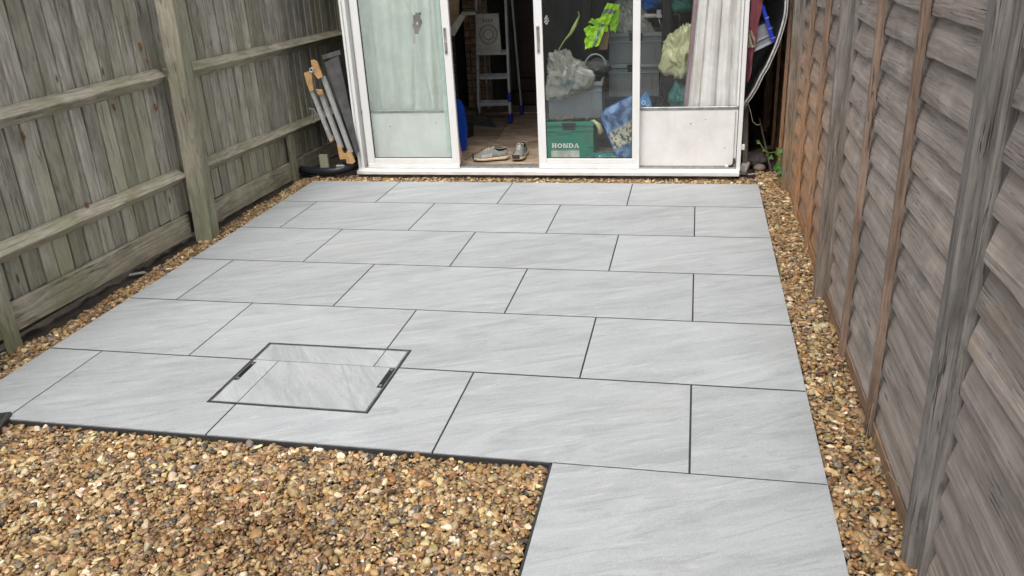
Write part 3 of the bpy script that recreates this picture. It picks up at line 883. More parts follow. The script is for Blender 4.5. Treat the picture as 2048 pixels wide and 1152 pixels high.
M_curtR = cloth('white_curtain_cloth', (.93, .91, .90), stain=(.66, .60, .54))
def curtL(u, v):
    z = .49 + v * 1.55
    x = -2.62 + .70 * u + .012 * noise.noise(Vector((u * 4, v * 2, 0)))
    f = .020 * math.sin(u * 22 + 2.0 * noise.noise(Vector((u * 2, v * 1.5, 2)))) + .030 * math.sin((u - v * .10) * 44) * max(0, u - .45) ** .6
    y = 3.93 + f + .014 * noise.noise(Vector((u * 5, v * 4, 7))) + .006 * noise.noise(Vector((u * 14, v * 9, 3)))
    # seam
    y += .025 * math.exp(-((u - .16 - .02 * v) / .010) ** 2) + .03 * math.exp(-((u - .86 - .03 * v) / .012) ** 2) + .03 * math.exp(-((u - .93 - .02 * v) / .012) ** 2) + .02 * math.exp(-((u - .58 - .16 * v) / .012) ** 2)
    # big diagonal fold falling from the tear
    dd = (u - (.62 + (.55 - v) * .42)); y -= .022 * math.exp(-(dd / .03) ** 2) * (v < .6)
    return (x, y, z)
def tear(u, v): 
    a = (u - (.70 + (v - .43) * .5)) / .058; b = (v - .425) / .045
    return a * a + b * b < 1 + 1.6 * noise.noise(Vector((u * 22, v * 22, 3)))
m = MB(); m.smooth = True; m.grid(curtL, 110, 90, tear)
m.build('curtain', M_curtL, None, label='pale torn curtain with a ragged hole hanging behind the left sliding door', category='curtain')
m = MB(); m.smooth = True
m.grid(lambda u, v: (-2.25 + .13 * u, 3.975 + .01 * math.sin(u * 9), 1.0 + .35 * v), 10, 6)
m.build('red_cloth', simple('dusky_red_cloth', (.45, .14, .17), .9), None, label='dusky red cloth showing through the hole in the torn curtain', category='cloth')
def curtR(u, v):
    z = .495 + v * 1.55
    w0 = -.085 + .105 * v * .9; w1 = .286
    x = w0 + (w1 - w0) * (u + .012 * math.sin(u * 40))
    ph = u * 23 + .9 * noise.noise(Vector((u * 3, v * 1.3, 0)))
    y = 3.975 - .075 * (abs(math.sin(ph * .5)) ** .30) + .006 * math.sin(ph * 1.7 + v * 2) + .006 * noise.noise(Vector((u * 9, v * 6, 4)))
    return (x, y, z)
m = MB(); m.smooth = True; m.grid(curtR, 140, 60)
m.build('curtain', M_curtR, None, label='dingy white curtain in tight upright folds behind the right fixed pane', category='curtain')
m = MB(); m.smooth = True
m.grid(lambda u, v: (-.105 + .105 * v * .9 + .03 * u, 3.925 + .012 * math.sin(u * 5), .495 + 1.55 * v), 4, 30)
m.build('curtain_lining', simple('mauve_lining', (.30, .22, .24), .9), None, label='narrow mauve lining edge hanging along the left side of the white curtain', category='curtain')

# ------------------------------------------------------------------ crates
def plastic(name, col, rough=.45, dirt=(.14, .12, .1), amt=.35): return simple(name, col, rough, var=.08, scale=12, dirt=dirt, dirt_amt=amt, spec=.4)
M_greycr = plastic('grey_crate_plastic', (.145, .16, .17))
M_greyrim = plastic('grey_crate_rim', (.21, .225, .235))
M_greencr = plastic('green_crate_plastic', (.02, .20, .13))
M_blackpl = plastic('black_plastic', (.018, .018, .02), dirt=(.06, .055, .05))
def crate(name, label, mat, loc, w_, d_, h, rz=0, rx=0, ry=0, ribs=(.14, .86), cat='crate', group=None, lidded=False):
    e = thing(name, label, cat, loc, group)
    def P():
        m = MB(); m.M = xf(loc, rz, rx, ry); return m
    t = .006
    m = P()
    m.box(-w_ / 2, w_ / 2, 0, t, 0, h - .03); m.box(-w_ / 2, w_ / 2, d_ - t, d_, 0, h - .03)
    m.box(-w_ / 2, -w_ / 2 + t, t, d_ - t, 0, h - .03); m.box(w_ / 2 - t, w_ / 2, t, d_ - t, 0, h - .03)
    m.box(-w_ / 2 + t, w_ / 2 - t, t, d_ - t, 0, t)
    m.build('body', mat, e)
    m = P(); o = .010
    for (a, b, c, q) in ((-w_ / 2 - o, w_ / 2 + o, -o, t), (-w_ / 2 - o, w_ / 2 + o, d_ - t, d_ + o), (-w_ / 2 - o, -w_ / 2 + t, t, d_ - t), (w_ / 2 - t, w_ / 2 + o, t, d_ - t)):
        m.cbox(a, b, c, q, h - .031, h, .002)
    m.cbox(-w_ / 2 - o * .6, w_ / 2 + o * .6, -o * .6, -.0005, h - .075, h - .066, .001)
    m.cbox(w_ / 2 + .0005, w_ / 2 + o * .6, -o * .6, d_, h - .075, h - .066, .001)
    m.build('rim', M_greyrim if mat is M_greycr else mat, e)
    for r_ in ribs:
        m = P(); x = -w_ / 2 + w_ * r_
        m.cbox(x - .004, x + .004, -.006, -.0005, .01, h - .0765, .001); m.cbox(x - .004, x + .004, -.006, -.0005, h - .0655, h - .032, .001); m.build('rib', mat, e)
    m = P(); m.cbox(-.055, .055, -.013, -.0105, h - .058 + .03, h - .034 + .03, .001); m.box(-.05, .05, -.008, -.0006, h - .064, h - .036)
    m.build('handle_slot', M_blackpl, e)  # black box on the wall stands in for the shaded recess
    if lidded:
        m = P(); m.box(-w_ / 2 + t, w_ / 2 - t, t, d_ - t, h - .045, h - .035); m.build('contents', M_blackpl, e)
    return e, P
G1 = 'grey plastic crates piled behind the right sliding door'
# black box under the stack
crate('storage_box', 'near black lidless box standing on the floor under the two stacked grey crates', M_blackpl, (-.53, 4.56, .044), .50, .36, .418, rz=0, cat='box')
crate('crate', 'grey plastic crate at the bottom of the two-high stack behind the door stile', M_greycr, (-.518, 4.55, .466), .405, .34, .262, group=G1)
crate('crate', 'grey plastic crate on top of the two-high stack, with a clear bag on it', M_greycr, (-.505, 4.55, .732), .43, .34, .24, rz=.5, group=G1)
crate('crate', 'tilted grey plastic crate under the crumpled bag, on top of the green crate', M_greycr, (-.957, 4.235, .352), .43, .34, .285, rz=2, rx=3, ry=-1.5, ribs=(.08, .8), group=G1)
# green crate with lettering
ge, GP = crate('crate', 'green plastic crate with white HONDA lettering on the floor behind the right sliding door', M_greencr, (-1.00, 4.14, .044), .385, .30, .30, rz=1, ribs=(.86,))
m = GP(); m.cbox(-.10, .02, -.0055, -.001, .205, .228, .001); m.build('grip', M_greencr, ge)
m = GP(); m.cbox(.139, .1925, -.0055, -.0008, .095, .102, .001); m.build('rib', M_greencr, ge)
M_print = simple('white_print', (.72, .74, .70), .6, var=.1)
def slab_letters(P, x, z, h, sp, mat, parent):
    """bold slab-serif capitals H O N D A as flat print on a crate face"""
    yb0, yb1 = -.0028, -.0012
    def bx(m, a, b, c, e): m.box(x + a, x + b, yb0, yb1, z + c * h, z + e * h)
    def sl_(m, pts): m.prism([(x + a, yb0, z + b * h) for a, b in pts], (0, 0, 0), (0, yb1 - yb0, 0))
    w_ = .041; s = .0105
    m = P()                                                  # H
    for o in (.004, w_ - .004 - s): bx(m, o, o + s, .12, .88); bx(m, o - .003, o + s + .003, 0, .12); bx(m, o - .003, o + s + .003, .88, 1)
    bx(m, .004 + s, w_ - .004 - s, .42, .58); m.build('letter', mat, parent); x += sp
    m = P(); n = 20                                          # O
    for i in range(n):
        a0, a1 = 2 * math.pi * i / n, 2 * math.pi * (i + 1) / n
        f = lambda a, k: (w_ / 2 + math.cos(a) * w_ / 2 * k, .5 + math.sin(a) * .5 * (k + .06 * (k < 1)))
        sl_(m, [f(a0, 1), f(a1, 1), f(a1, .48), f(a0, .48)])
    m.build('letter', mat, parent); x += sp
    m = P()                                                  # N
    bx(m, .003, .003 + s * .8, .12, 1); bx(m, 0, .014, 0, .12); bx(m, w_ - .003 - s * .8, w_ - .003, .0, .88); bx(m, w_ - .014, w_, .88, 1)
    sl_(m, [(.003 + s * .8 - .003, 1), (.003 + s * .8 + .005, 1), (w_ - .003 - s * .8 + .0005, .0), (w_ - .003 - s * .8 - .008, 0)])
    m.build('letter', mat, parent); x += sp
    m = P()                                                  # D
    bx(m, .004, .004 + s, .12, .88); bx(m, .0, .016, 0, .12); bx(m, 0, .016, .88, 1)
    for i in range(10):
        a0, a1 = -math.pi / 2 + math.pi * i / 10, -math.pi / 2 + math.pi * (i + 1) / 10
        f = lambda a, k: (.016 + math.cos(a) * (w_ - .016) * (1 if k == 1 else .5), .5 + math.sin(a) * (.5 if k == 1 else .38))
        sl_(m, [f(a0, 1), f(a1, 1), f(a1, 0), f(a0, 0)])
    m.build('letter', mat, parent); x += sp
    m = P()                                                  # A
    sl_(m, [(.004, .12), (.010, .12), (w_ / 2 + .001, 1), (w_ / 2 - .005, 1)]); sl_(m, [(w_ / 2 - .004, 1), (w_ / 2 + .005, 1), (w_ - .003, .12), (w_ - .0135, .12)])
    bx(m, -.001, .013, 0, .12); bx(m, w_ - .017, w_ + .001, 0, .12); bx(m, .011, w_ - .011, .3, .42)
    m.build('letter', mat, parent)
slab_letters(GP, -.145, .089, .038, .0455, M_print, ge)
m = GP()
for i in range(24): m.box(-.145 + i * .0092, -.145 + i * .0092 + .006, -.0024, -.0012, .075, .080)
m.build('small_print', simple('faded_print', (.22, .42, .34), .6), ge)
m = GP(); m.cbox(-.150, .080, -.0035, -.001, .003, .068, .002); m.build('label_plate', simple('grubby_label', (.52, .56, .50), .6, var=.25, dirt=(.2, .2, .17), dirt_amt=.7), ge)
# straw / twigs over the green crate
M_twig = simple('dry_twig', (.33, .24, .15), .9)
m = MB()
for i in range(26):
    x = random.uniform(-1.17, -.8); y_ = random.uniform(4.15, 4.3); a = random.uniform(0, 6.28); L = random.uniform(.04, .11)
    m.tube([(x, y_, .345), (x + L * .5 * math.cos(a), y_ + .02 * math.sin(a), .352 + random.uniform(0, .03)), (x + L * math.cos(a), y_ + .04 * math.sin(a), .348 + random.uniform(-.01, .05))], .0014, 4)
m.build('twigs', M_twig, None, kind='stuff', label='dry twigs and straw spilling over the rim of the green crate')
m = MB(); m.smooth = True
m.tube([(-.83, 4.17, .345), (-.80, 4.135, .352), (-.765, 4.12, .325), (-.735, 4.12, .26)], [.008, .014, .022, .03], 9, flat=.6)
m.build('brush_head', simple('straw_bristle', (.42, .40, .22), .9, var=.4, scale=90), None, label='pale straw brush head hanging over the right corner of the green crate', category='brush')

# ------------------------------------------------------------------ plastic bags
def film(name, col, op=.55, rough=.25, tint2=None):
    m = NT(name)
    v = m.new('ShaderNodeTexCoord').outputs['Object']
    n = m.noise(v, 7, 4, .5, .8)
    c = m.mix(m.ramp(n, [(.35, 0), (.68, 1)]), tuple(x * .78 for x in col), col)
    if tint2:
        n2 = m.noise(v, 6, 3, .5); c = m.mix(m.ramp(n2, [(.5, 0), (.6, .8)]), c, tint2)
    m.base(c, rough, spec=.6)
    tr = m.new('ShaderNodeBsdfTransparent'); tr.inputs[0].default_value = (.92, .93, .9, 1)
    mx = m.new('ShaderNodeMixShader'); m.link(m.ramp(n, [(.3, op * .7), (.7, min(1, op * 1.35))]), mx.inputs[0])
    m.link(tr.outputs[0], mx.inputs[1]); m.link(m.b.outputs[0], mx.inputs[2]); m.link(mx.outputs[0], m.out.inputs[0])
    m.bump(n, .6, .01)
    return m.mat
def bag(name, label, mat, c, rad, cat='plastic bag', seed=0, peak=None, crum=.24, sub=5, shape=None, flat=False):
    V, F = ico(sub)
    vs = []
    for p in V:
        v = Vector(p)
        q = v * 1.0
        s = 1 + crum * noise.noise(v * 1.6 + Vector((seed, 0, 0)))
        vf = Vector((v.x * 3.4 + v.z * 1.1, v.y * 3.4, v.z * 1.3))      # folds that hang roughly downwards
        rdg = 1 - abs(noise.noise(vf + Vector((0, seed, 3)))) * 1.3
        s += crum * .62 * (max(0, rdg) ** 3 - .4)
        rdg = 1 - abs(noise.noise(vf * 2.2 + Vector((seed, 4, 3)))) * 1.4
        s += crum * .17 * (max(0, rdg) ** 3 - .4)
        if shape: s *= shape(v)
        q = v * s
        if peak:
            for (pd, amt, wdt) in peak:
                pdv = Vector(pd).normalized(); a = max(0, v.dot(pdv)) ** wdt
                q += pdv * amt * a
        vs.append((c[0] + q.x * rad[0], c[1] + q.y * rad[1], c[2] + q.z * rad[2]))
    m = MB(); m.smooth = sub > 3 and not flat; m.add(vs, [tuple(int(i) for i in f) for f in F])
    return m.build(name, mat, None, origin=c, label=label, category=cat)
M_bagclear = film('murky_clear_film', (.46, .45, .39), .55, .25)
M_bagclear2 = film('pale_clear_film', (.50, .53, .45), .6, .22)
M_bagyellow = film('pale_yellow_film', (.66, .68, .40), .86, .25)
M_bagteal = film('teal_film', (.04, .22, .19), .92, .35)
M_bagblue = film('sky_blue_film', (.08, .33, .62), .9, .3)
bag('plastic_bag', 'murky clear plastic bag slumped over the left grey crate', M_bagclear, (-1.03, 4.25, .70), (.15, .10, .14), seed=1, sub=5, crum=.42, peak=[((-.6, -.1, 1.0), .35, 9), ((.9, -.3, -.15), .5, 8), ((-.9, -.2, -.9), .6, 7), ((.25, -.6, -1.0), .35, 9)])
bag('blue_sheet', 'bright blue plastic sheet folded under the murky clear bag on the left grey crate', M_bagblue, (-1.02, 4.285, .615), (.135, .09, .04), cat='plastic sheet', seed=5, sub=4)
bag('plastic_bag', 'pale clear plastic bag standing on the stacked grey crates', M_bagclear2, (-.575, 4.66, 1.06), (.14, .13, .145), seed=9, sub=5, crum=.38, peak=[((.9, -.2, -.5), .9, 6), ((.1, 0, 1), .2, 6)])
bag('plastic_bag', 'pale yellow plastic bag hanging beside the white curtain', M_bagyellow, (-.15, 4.17, .85), (.115, .075, .155), seed=14, sub=5, peak=[((.45, 0, 1.0), .55, 5), ((-.95, 0, -.5), .45, 9), ((.1, 0, -1), .15, 5)], crum=.36)
bag('cloth_bag', 'teal plastic bag bundled below the pale yellow bag beside the curtain', M_bagteal, (-.145, 4.2, .50), (.075, .07, .10), cat='plastic bag', seed=21, peak=[((-.2, 0, 1), .4, 8)], crum=.3)
bag('teal_net', 'dark teal crumpled netting hanging at the top beside the white curtain', M_bagteal, (-.17, 4.55, 1.22), (.16, .08, .09), cat='netting', seed=31, crum=.4, sub=4)
bag('blue_tarpaulin', 'vivid blue tarpaulin bundle hanging above the handlebar', simple('vivid_blue_tarp', (.0, .11, .42), .4), (-.40, 4.7, 1.22), (.12, .08, .085), cat='tarpaulin', seed=35, crum=.35, sub=4)
bag('plastic_bag', 'flat teal plastic scrap lying on the floor below the picture bag', M_bagteal, (-.69, 4.13, .07), (.15, .07, .03), seed=41, crum=.3, sub=4)

# picture bag leaning in the corner
def picture_mat():
    m = NT('printed_picture_plastic')
    v = m.new('ShaderNodeTexCoord').outputs['Object']
    vo = m.new('ShaderNodeTexVoronoi'); m.link(v, vo.inputs['Vector']); vo.inputs['Scale'].default_value = 55
    n = m.noise(v, 9, 4, .6, .6)
    c = m.mix(m.ramp(n, [(.4, 0), (.62, 1)]), (.025, .05, .15), (.20, .32, .50))
    sep = m.new('ShaderNodeSeparateXYZ'); m.link(v, sep.inputs[0])
    band = m.ramp(m.math('ADD', m.math('MULTIPLY', m.math('ADD', sep.outputs[2], m.math('MULTIPLY', sep.outputs[0], -.55)), 2.2), .60), [(.28, 0), (.34, 1), (.62, 1), (.68, 0)])
    obj = m.mix(m.ramp(vo.outputs['Color'], [(.25, 0), (.6, 1)]), (.05, .07, .045), (.46, .44, .34))
    obj = m.mix(m.ramp(m.noise(v, 20, 2), [(.64, 0), (.68, .8)]), obj, (.40, .05, .05))
    c = m.mix(band, c, obj)
    m.base(c, .22, spec=.6)
    m.bump(m.noise(v, 16, 4, .6, .8), .5, .01)
    return m.mat
pb = thing('picture_bag', 'large blue plastic bag printed with a dim picture, leaning behind the door stile', 'bag', (-.57, 4.08, .05))
out = [(-.742, .40), (-.70, .455), (-.60, .502), (-.50, .548), (-.44, .555), (-.40, .42), (-.40, .20), (-.42, .05), (-.50, .045), (-.585, .062), (-.63, .12), (-.69, .26)]
def inside_sheet(u, v, dy=0):
    # left and right edge of the outline at height v
    z = .045 + v * .51
    L = np.interp(z, [.045, .062, .12, .26, .40, .455, .502, .548], [-.50, -.585, -.63, -.69, -.742, -.70, -.60, -.50])
    Rr = np.interp(z, [.045, .20, .42, .555], [-.42, -.40, -.40, -.44])
    x = L + (Rr - L) * u
    return (x, 4.06 + .10 * (z - .05) + dy + .02 * math.sin(u * 3.14) * -1 + .012 * noise.noise(Vector((u * 5, v * 6, dy * 40))), z)
m = MB(); m.smooth = True; m.grid(lambda u, v: inside_sheet(u, v), 24, 30); m.grid(lambda u, v: inside_sheet(u, v, .035), 24, 30)
m.build('film', picture_mat(), pb)
m = MB(); m.smooth = True
m.tube([inside_sheet(0, i / 20) for i in range(21)] + [inside_sheet(.3, 1), inside_sheet(1, 1)], .006, 6, flat=.5); m.build('border', simple('bright_blue_border', (.04, .16, .55), .3), pb)
# blue lettered corner showing in the fixed pane
lb = thing('lettered_bag_corner', 'blue plastic bag corner with white letters at the foot of the fixed pane', 'plastic bag', (-.40, 4.02, .5))
def corner(u, v):
    z = .44 + v * .148; wv = .062 * (1 - v ** 1.6) + .004
    return (-.408 + v * .018 + (u - .5) * 2 * wv, 4.02 + .01 * math.sin(u * 5 + v * 3), z)
m = MB(); m.smooth = True; m.grid(corner, 10, 10); m.grid(lambda u, v: (corner(u, v)[0], corner(u, v)[1] + .02, corner(u, v)[2]), 10, 10); m.build('film', simple('sky_blue_film_print', (.10, .30, .62), .35), lb)
m = MB()
for i in range(14):
    a0, a1 = 6.283 * i / 14, 6.283 * (i + 1) / 14
    f = lambda a, k: (-.405 + .016 * k * math.cos(a), 4.006, .512 + .017 * k * math.sin(a))
    m.prism([f(a0, 1), f(a1, 1), f(a1, .6), f(a0, .6)], (0, 0, 0), (0, -.001, 0))
m.build('letter', M_print, lb)
m = MB(); m.bar((-.386, 4.005, .498), (-.376, 4.005, .482), .005, .001); m.bar((-.362, 4.005, .498), (-.381, 4.005, .468), .005, .001); m.build('letter', M_print, lb)

# ------------------------------------------------------------------ hi-vis vest and strap
M_hiviz = cloth('fluorescent_cloth', (.52, .95, .04), .6, .15)
M_refl = simple('reflective_tape', (.30, .33, .35), .35, .3)
M_strap = simple('yellow_green_strap', (.42, .52, .14), .6)
hv = thing('hi_vis_vest', 'crumpled fluorescent yellow green vest with grey reflective bands draped behind the right sliding door', 'vest', (-.78, 4.38, .87))
def ribbon(m, cl, wd, seed, n=30, nv=8, dy=0.0, amp=.012, u0=0, u1=1):
    cl = [Vector(p) for p in cl]
    def at(t):
        t = min(max(t, 0), .9999) * (len(cl) - 1); i = int(t); f = t - i
        return cl[i].lerp(cl[i + 1], f), (cl[i + 1] - cl[i]).normalized(), wd[i] + (wd[i + 1] - wd[i]) * f
    def fn(u, v):
        u = u0 + (u1 - u0) * u
        p, t, w_ = at(u)
        s = Vector((t.z, 0, -t.x)).normalized()
        q = p + s * (v - .5) * w_
        q.y += dy + amp * noise.noise(Vector((u * 6, v * 2.5, seed))) + amp * math.sin(u * 15 + v * 3 + seed) - .02 * math.sin(v * math.pi)
        return tuple(q)
    m.grid(fn, n, nv)
def vest_patch(m, quad, seed, dy=0.0, amp=.010, n=12, sub=(0, 1, 0, 1)):
    """crumpled cloth between four corners (x, z, depth)"""
    c = [Vector((x, y_, z)) for x, z, y_ in quad]
    def fn(u, v):
        u = sub[0] + (sub[1] - sub[0]) * u; v = sub[2] + (sub[3] - sub[2]) * v
        q = c[0].lerp(c[1], u).lerp(c[3].lerp(c[2], u), v)
        k = Vector((u * 3.0, v * 3.0, seed))
        q.y += dy + amp * 1.6 * (1 - abs(noise.noise(k)) * 3) + .25 * amp * noise.noise(k * 3)
        q.x += .006 * noise.noise(k * 1.7 + Vector((5, 0, 0))); q.z += .006 * noise.noise(k * 1.7 + Vector((0, 7, 0)))
        return tuple(q)
    m.grid(fn, n, n)
VA = [(-.715, 1.218, 4.36), (-.618, 1.195, 4.40), (-.712, 1.050, 4.37), (-.782, 1.080, 4.33)]
VB = [(-.618, 1.195, 4.40), (-.640, 1.035, 4.45), (-.682, 1.095, 4.42), (-.712, 1.110, 4.38)]
VC = [(-.832, 1.107, 4.35), (-.770, 1.080, 4.33), (-.775, 1.040, 4.36), (-.872, 1.072, 4.39)]
VD = [(-.908, 1.026, 4.37), (-.850, 1.060, 4.34), (-.800, 1.010, 4.37), (-.878, .972, 4.35)]
VE = [(-.830, 1.045, 4.35), (-.712, 1.068, 4.37), (-.785, .900, 4.33), (-.895, .872, 4.36)]
VF = [(-.900, .945, 4.37), (-.845, 1.02, 4.35), (-.80, .93, 4.34), (-.890, .872, 4.36)]
m = MB(); m.smooth = True
for i, q_ in enumerate((VA, VB, VC, VD, VE, VF)): vest_patch(m, q_, i * 3.1, dy=.004 * i)
vest_patch(m, [(-.80, 1.10, 4.36), (-.70, 1.12, 4.39), (-.715, 1.0, 4.38), (-.84, 1.01, 4.37)], 22, dy=.01)
vest_patch(m, [(-.70, 1.10, 4.40), (-.635, 1.09, 4.44), (-.655, .985, 4.43), (-.70, 1.01, 4.41)], 27, dy=.01)
m.build('cloth', M_hiviz, hv)
m = MB(); vest_patch(m, VA, 0, dy=-.0025, sub=(0, 1, .28, .48)); m.build('reflective_band', M_refl, hv)
m = MB(); vest_patch(m, VE, 12.4, dy=.0135, sub=(.50, .76, 0, 1)); m.build('reflective_band', M_refl, hv)
m = MB(); m.smooth = True
sp = [(-.938, 4.34, 1.165), (-.93, 4.34, 1.13), (-.965, 4.33, 1.06), (-1.00, 4.33, 1.00), (-1.05, 4.33, .95), (-1.09, 4.32, .89), (-1.105, 4.31, .82), (-1.095, 4.3, .745)]
ribbon(m, sp, [.008, .010, .026, .022, .010, .008, .007, .006], 3, n=40, nv=2, amp=.004)
m.build('strap', M_strap, None, label='thin yellow green strap curving up from the murky bag behind the right door', category='strap')
# round hoop handle and lid between the crates
m = MB(); m.smooth = True
m.tube([(-.895 + .085 - .085 * math.cos(a), 4.36, .735 + .10 * math.sin(a)) for a in [math.pi * i / 16 for i in range(17)]], .007, 8)
m.build('hoop_handle', simple('grey_green_hose', (.24, .28, .26), .5), None, label='grey hoop of hose arching between the murky bag and the stacked crates', category='hose')
bag('cloth_bundle', 'dark grey rolled cloth lying behind the left grey crate under the hoop', simple('dark_grey_cloth', (.09, .09, .088), .9), (-.80, 4.42, .73), (.11, .08, .06), cat='cloth', seed=50, sub=4)
m = MB(); m.hexa([(-.79, 4.42, .86), (-.725, 4.43, .86), (-.725, 4.45, .86), (-.79, 4.45, .86), (-.76, 4.42, 1.04), (-.70, 4.43, 1.02), (-.70, 4.45, 1.02), (-.76, 4.45, 1.04)])
m.build('cardboard_box', simple('brown_cardboard', (.24, .15, .09), .85), None, label='brown cardboard flap between the vest and the stacked crates', category='cardboard')
# sticker on the glass: a silvery torn patch
m = MB()
for i in range(14):
    a = i * 2.4; r_ = .012 + .004 * (i % 3); cx_, cz_ = -1.098 + .018 * math.cos(a) * (i / 14), 1.155 + .026 * math.sin(a)
    m.prism([(cx_ - .005, 3.8005, cz_), (cx_ + .006, 3.8005, cz_ + .005), (cx_ + .002, 3.8005, cz_ - .010)], (0, 0, 0), (0, -.001, 0))
m.build('torn_sticker', simple('silvery_sticker', (.6, .6, .6), .3, .3), None, label='torn silvery sticker remnant on the glass beside the right door handle', category='sticker')

# ------------------------------------------------------------------ bicycle handlebar
hb = thing('bicycle_handlebar', 'bicycle handlebar with white grip and brake lever behind the fixed pane', 'handlebar', (-.32, 4.6, 1.09))
M_steel = simple('dull_chrome', (.5, .5, .5), .3, .9)
m = MB(); m.smooth = True; m.tube([(-.35, 4.6, 1.09), (-.24, 4.61, 1.095), (-.175, 4.62, 1.095), (-.165, 4.62, 1.08), (-.163, 4.62, .93)], .008, 8); m.build('bar', M_steel, hb)
m = MB(); m.smooth = True; m.tube([(-.445, 4.595, 1.095), (-.345, 4.6, 1.09)], .016, 10); m.build('grip', simple('white_rubber', (.6, .6, .56), .6), hb)
m = MB(); m.cbox(-.345, -.31, 4.585, 4.615, 1.10, 1.135, .004); m.cbox(-.345, -.30, 4.585, 4.615, 1.075, 1.099, .004); m.build('clamp', simple('white_clamp', (.62, .64, .66), .4), hb)
m = MB(); m.smooth = True; m.tube([(-.33, 4.59, 1.08), (-.315, 4.58, 1.03), (-.285, 4.57, .98)], .004, 6); m.build('brake_lever', M_steel, hb)
m = MB(); m.smooth = True; m.tube([(-.24, 4.58, 1.13), (-.215, 4.56, 1.05), (-.175, 4.55, .93)], .004, 6); m.build('cable', M_blackpl, hb)
m = MB(); m.smooth = True; m.tube([(-.27, 4.50, 1.25), (-.255, 4.50, 1.05), (-.25, 4.5, .85), (-.26, 4.5, .60)], [.035, .045, .05, .05], 10); m.build('dark_trousers', simple('black_cloth', (.018, .018, .02), .9), None, label='black cloth hanging behind the handlebar beside the pale yellow bag', category='cloth')
m = MB(); m.smooth = True; m.tube([(-.225 + .04 - .04 * math.cos(a), 4.17, .47 + .08 * math.sin(a)) for a in [math.pi * .0 + math.pi * .75 * i / 12 for i in range(13)]], .0028, 6)
m.build('wire_loop', M_steel, None, label='thin wire loop curving beside the teal bag at the foot of the fixed pane', category='wire')

# wall clutter shapes behind glass
m = MB(); m.cbox(-1.20, -1.10, 6.52, 6.59, .04, 2.0, .004); m.build('wall_post', M_brownwall, gr)
m = MB(); m.cbox(-1.235, -1.185, 6.36, 6.40, 1.2, 1.32, .004); m.build('wall_switch', simple('grubby_switch', (.30, .30, .26), .6), gr)

# ------------------------------------------------------------------ things in the open doorway
# step ladder with platform
M_alu = simple('ladder_aluminium', (.50, .51, .51), .42, .35, var=.15, scale=20, dirt=(.2, .2, .19), dirt_amt=.4)
M_bluefoot = plastic('blue_ladder_foot', (.01, .03, .28))
ld = thing('step_ladder', 'aluminium step ladder with a cast platform and blue feet in the open doorway', 'ladder', (-1.97, 5.62, .044))
Lx0, Lx1 = -2.118, -1.80
for (a, b, z1, xo) in ((Lx0, 5.62, 1.9, .03), (Lx1, 5.62, 1.9, -.02)):
    m = MB(); m.bar((a, 5.60, .10), (a + xo, 5.78, z1), .022, .05, side=(0, 1, 0)); m.build('stile', M_alu, ld)
for (a, xo) in ((Lx0 - .012, .03), (Lx1 + .022, -.025)):
    m = MB(); m.bar((a, 6.05, .10), (a + xo, 5.80, 1.9), .016, .03, side=(0, 1, 0)); m.build('rear_leg', M_alu, ld)
for zz in (.24, .495, .72):
    m = MB()
    for q in range(3): m.cbox(Lx0 + .008, Lx1 - .008, 5.585 + q * .024 + zz * .1, 5.605 + q * .024 + zz * .1, zz - .022 + q * .008, zz + q * .008, .002)
    m.cbox(Lx0 + .008, Lx1 - .008, 5.582 + zz * .1, 5.5845 + zz * .1, zz - .03, zz - .003, .001)
    m.build('tread', M_alu, ld)
for (a, yy) in ((Lx1, 5.60), (Lx0, 5.60), (Lx1 + .022, 6.05)):
    m = MB(); m.cbox(a - .018, a + .018, yy - .035, yy + .035, .045, .135, .004); m.build('foot', M_bluefoot if a > -2 else M_blackpl, ld)
m = MB(); m.cbox(Lx1 - .014, Lx1 + .022, 5.575, 5.585, .25, .34, .003); m.build('hinge_cap', M_bluefoot, ld)
# folded-up platform plate facing the camera
m = MB(); m.M = xf((-1.98, 5.585, .705), 0, -8)
m.hexa([(-.125, 0, 0), (.125, 0, 0), (.125, .022, 0), (-.125, .022, 0), (-.118, 0, .375), (.102, 0, .375), (.102, .022, .375), (-.118, .022, .375)])
M_cast = simple('cast_aluminium', (.55, .54, .50), .5, .6, var=.15, scale=30, dirt=(.3, .28, .24), dirt_amt=.5)
m.build('platform', M_cast, ld)
m = MB(); m.M = xf((-1.98, 5.585, .705), 0, -8)
for (rr, t) in ((.088, .0045), (.078, .0025), (.050, .004), (.045, .002)):
    m.tube([(rr * math.cos(a), -.001, .185 + rr * math.sin(a)) for a in [6.2832 * i / 32 for i in range(33)]], t, 5, caps=False)
for i in range(12):
    a = 6.2832 * i / 12; m.bar((.058 * math.cos(a), -.001, .185 + .058 * math.sin(a)), (.070 * math.cos(a), -.001, .185 + .070 * math.sin(a)), .003, .002)
for zz in (.03, .045, .06, .082): m.box(-.122, .122, -.0035, -.0005, zz, zz + .004)
for i in range(4): m.box(-.055 + i * .028, -.055 + i * .028 + .018, -.003, -.0005, .30, .325)
m.build('embossing', simple('dark_embossing', (.28, .27, .25), .6, .4), ld)  # raised pattern coloured darker than the plate for contrast
# dustpan
dp = thing('dustpan', 'dark grey dustpan standing at the foot of the step ladder', 'dustpan', (-2.07, 5.5, .044))
m = MB(); m.hexa([(-2.155, 5.50, .044), (-1.90, 5.36, .044), (-1.90, 5.42, .048), (-2.12, 5.62, .044), (-2.155, 5.53, .145), (-2.0, 5.48, .12), (-2.0, 5.50, .12), (-2.12, 5.60, .14)])
m.build('pan', plastic('slate_plastic', (.055, .06, .065)), dp)
m = MB(); m.smooth = True; m.tube([(-2.11, 5.54, .13), (-2.14, 5.54, .35), (-2.165, 5.57, .75)], .009, 8); m.build('handle', plastic('slate_plastic_handle', (.05, .055, .06)), dp)
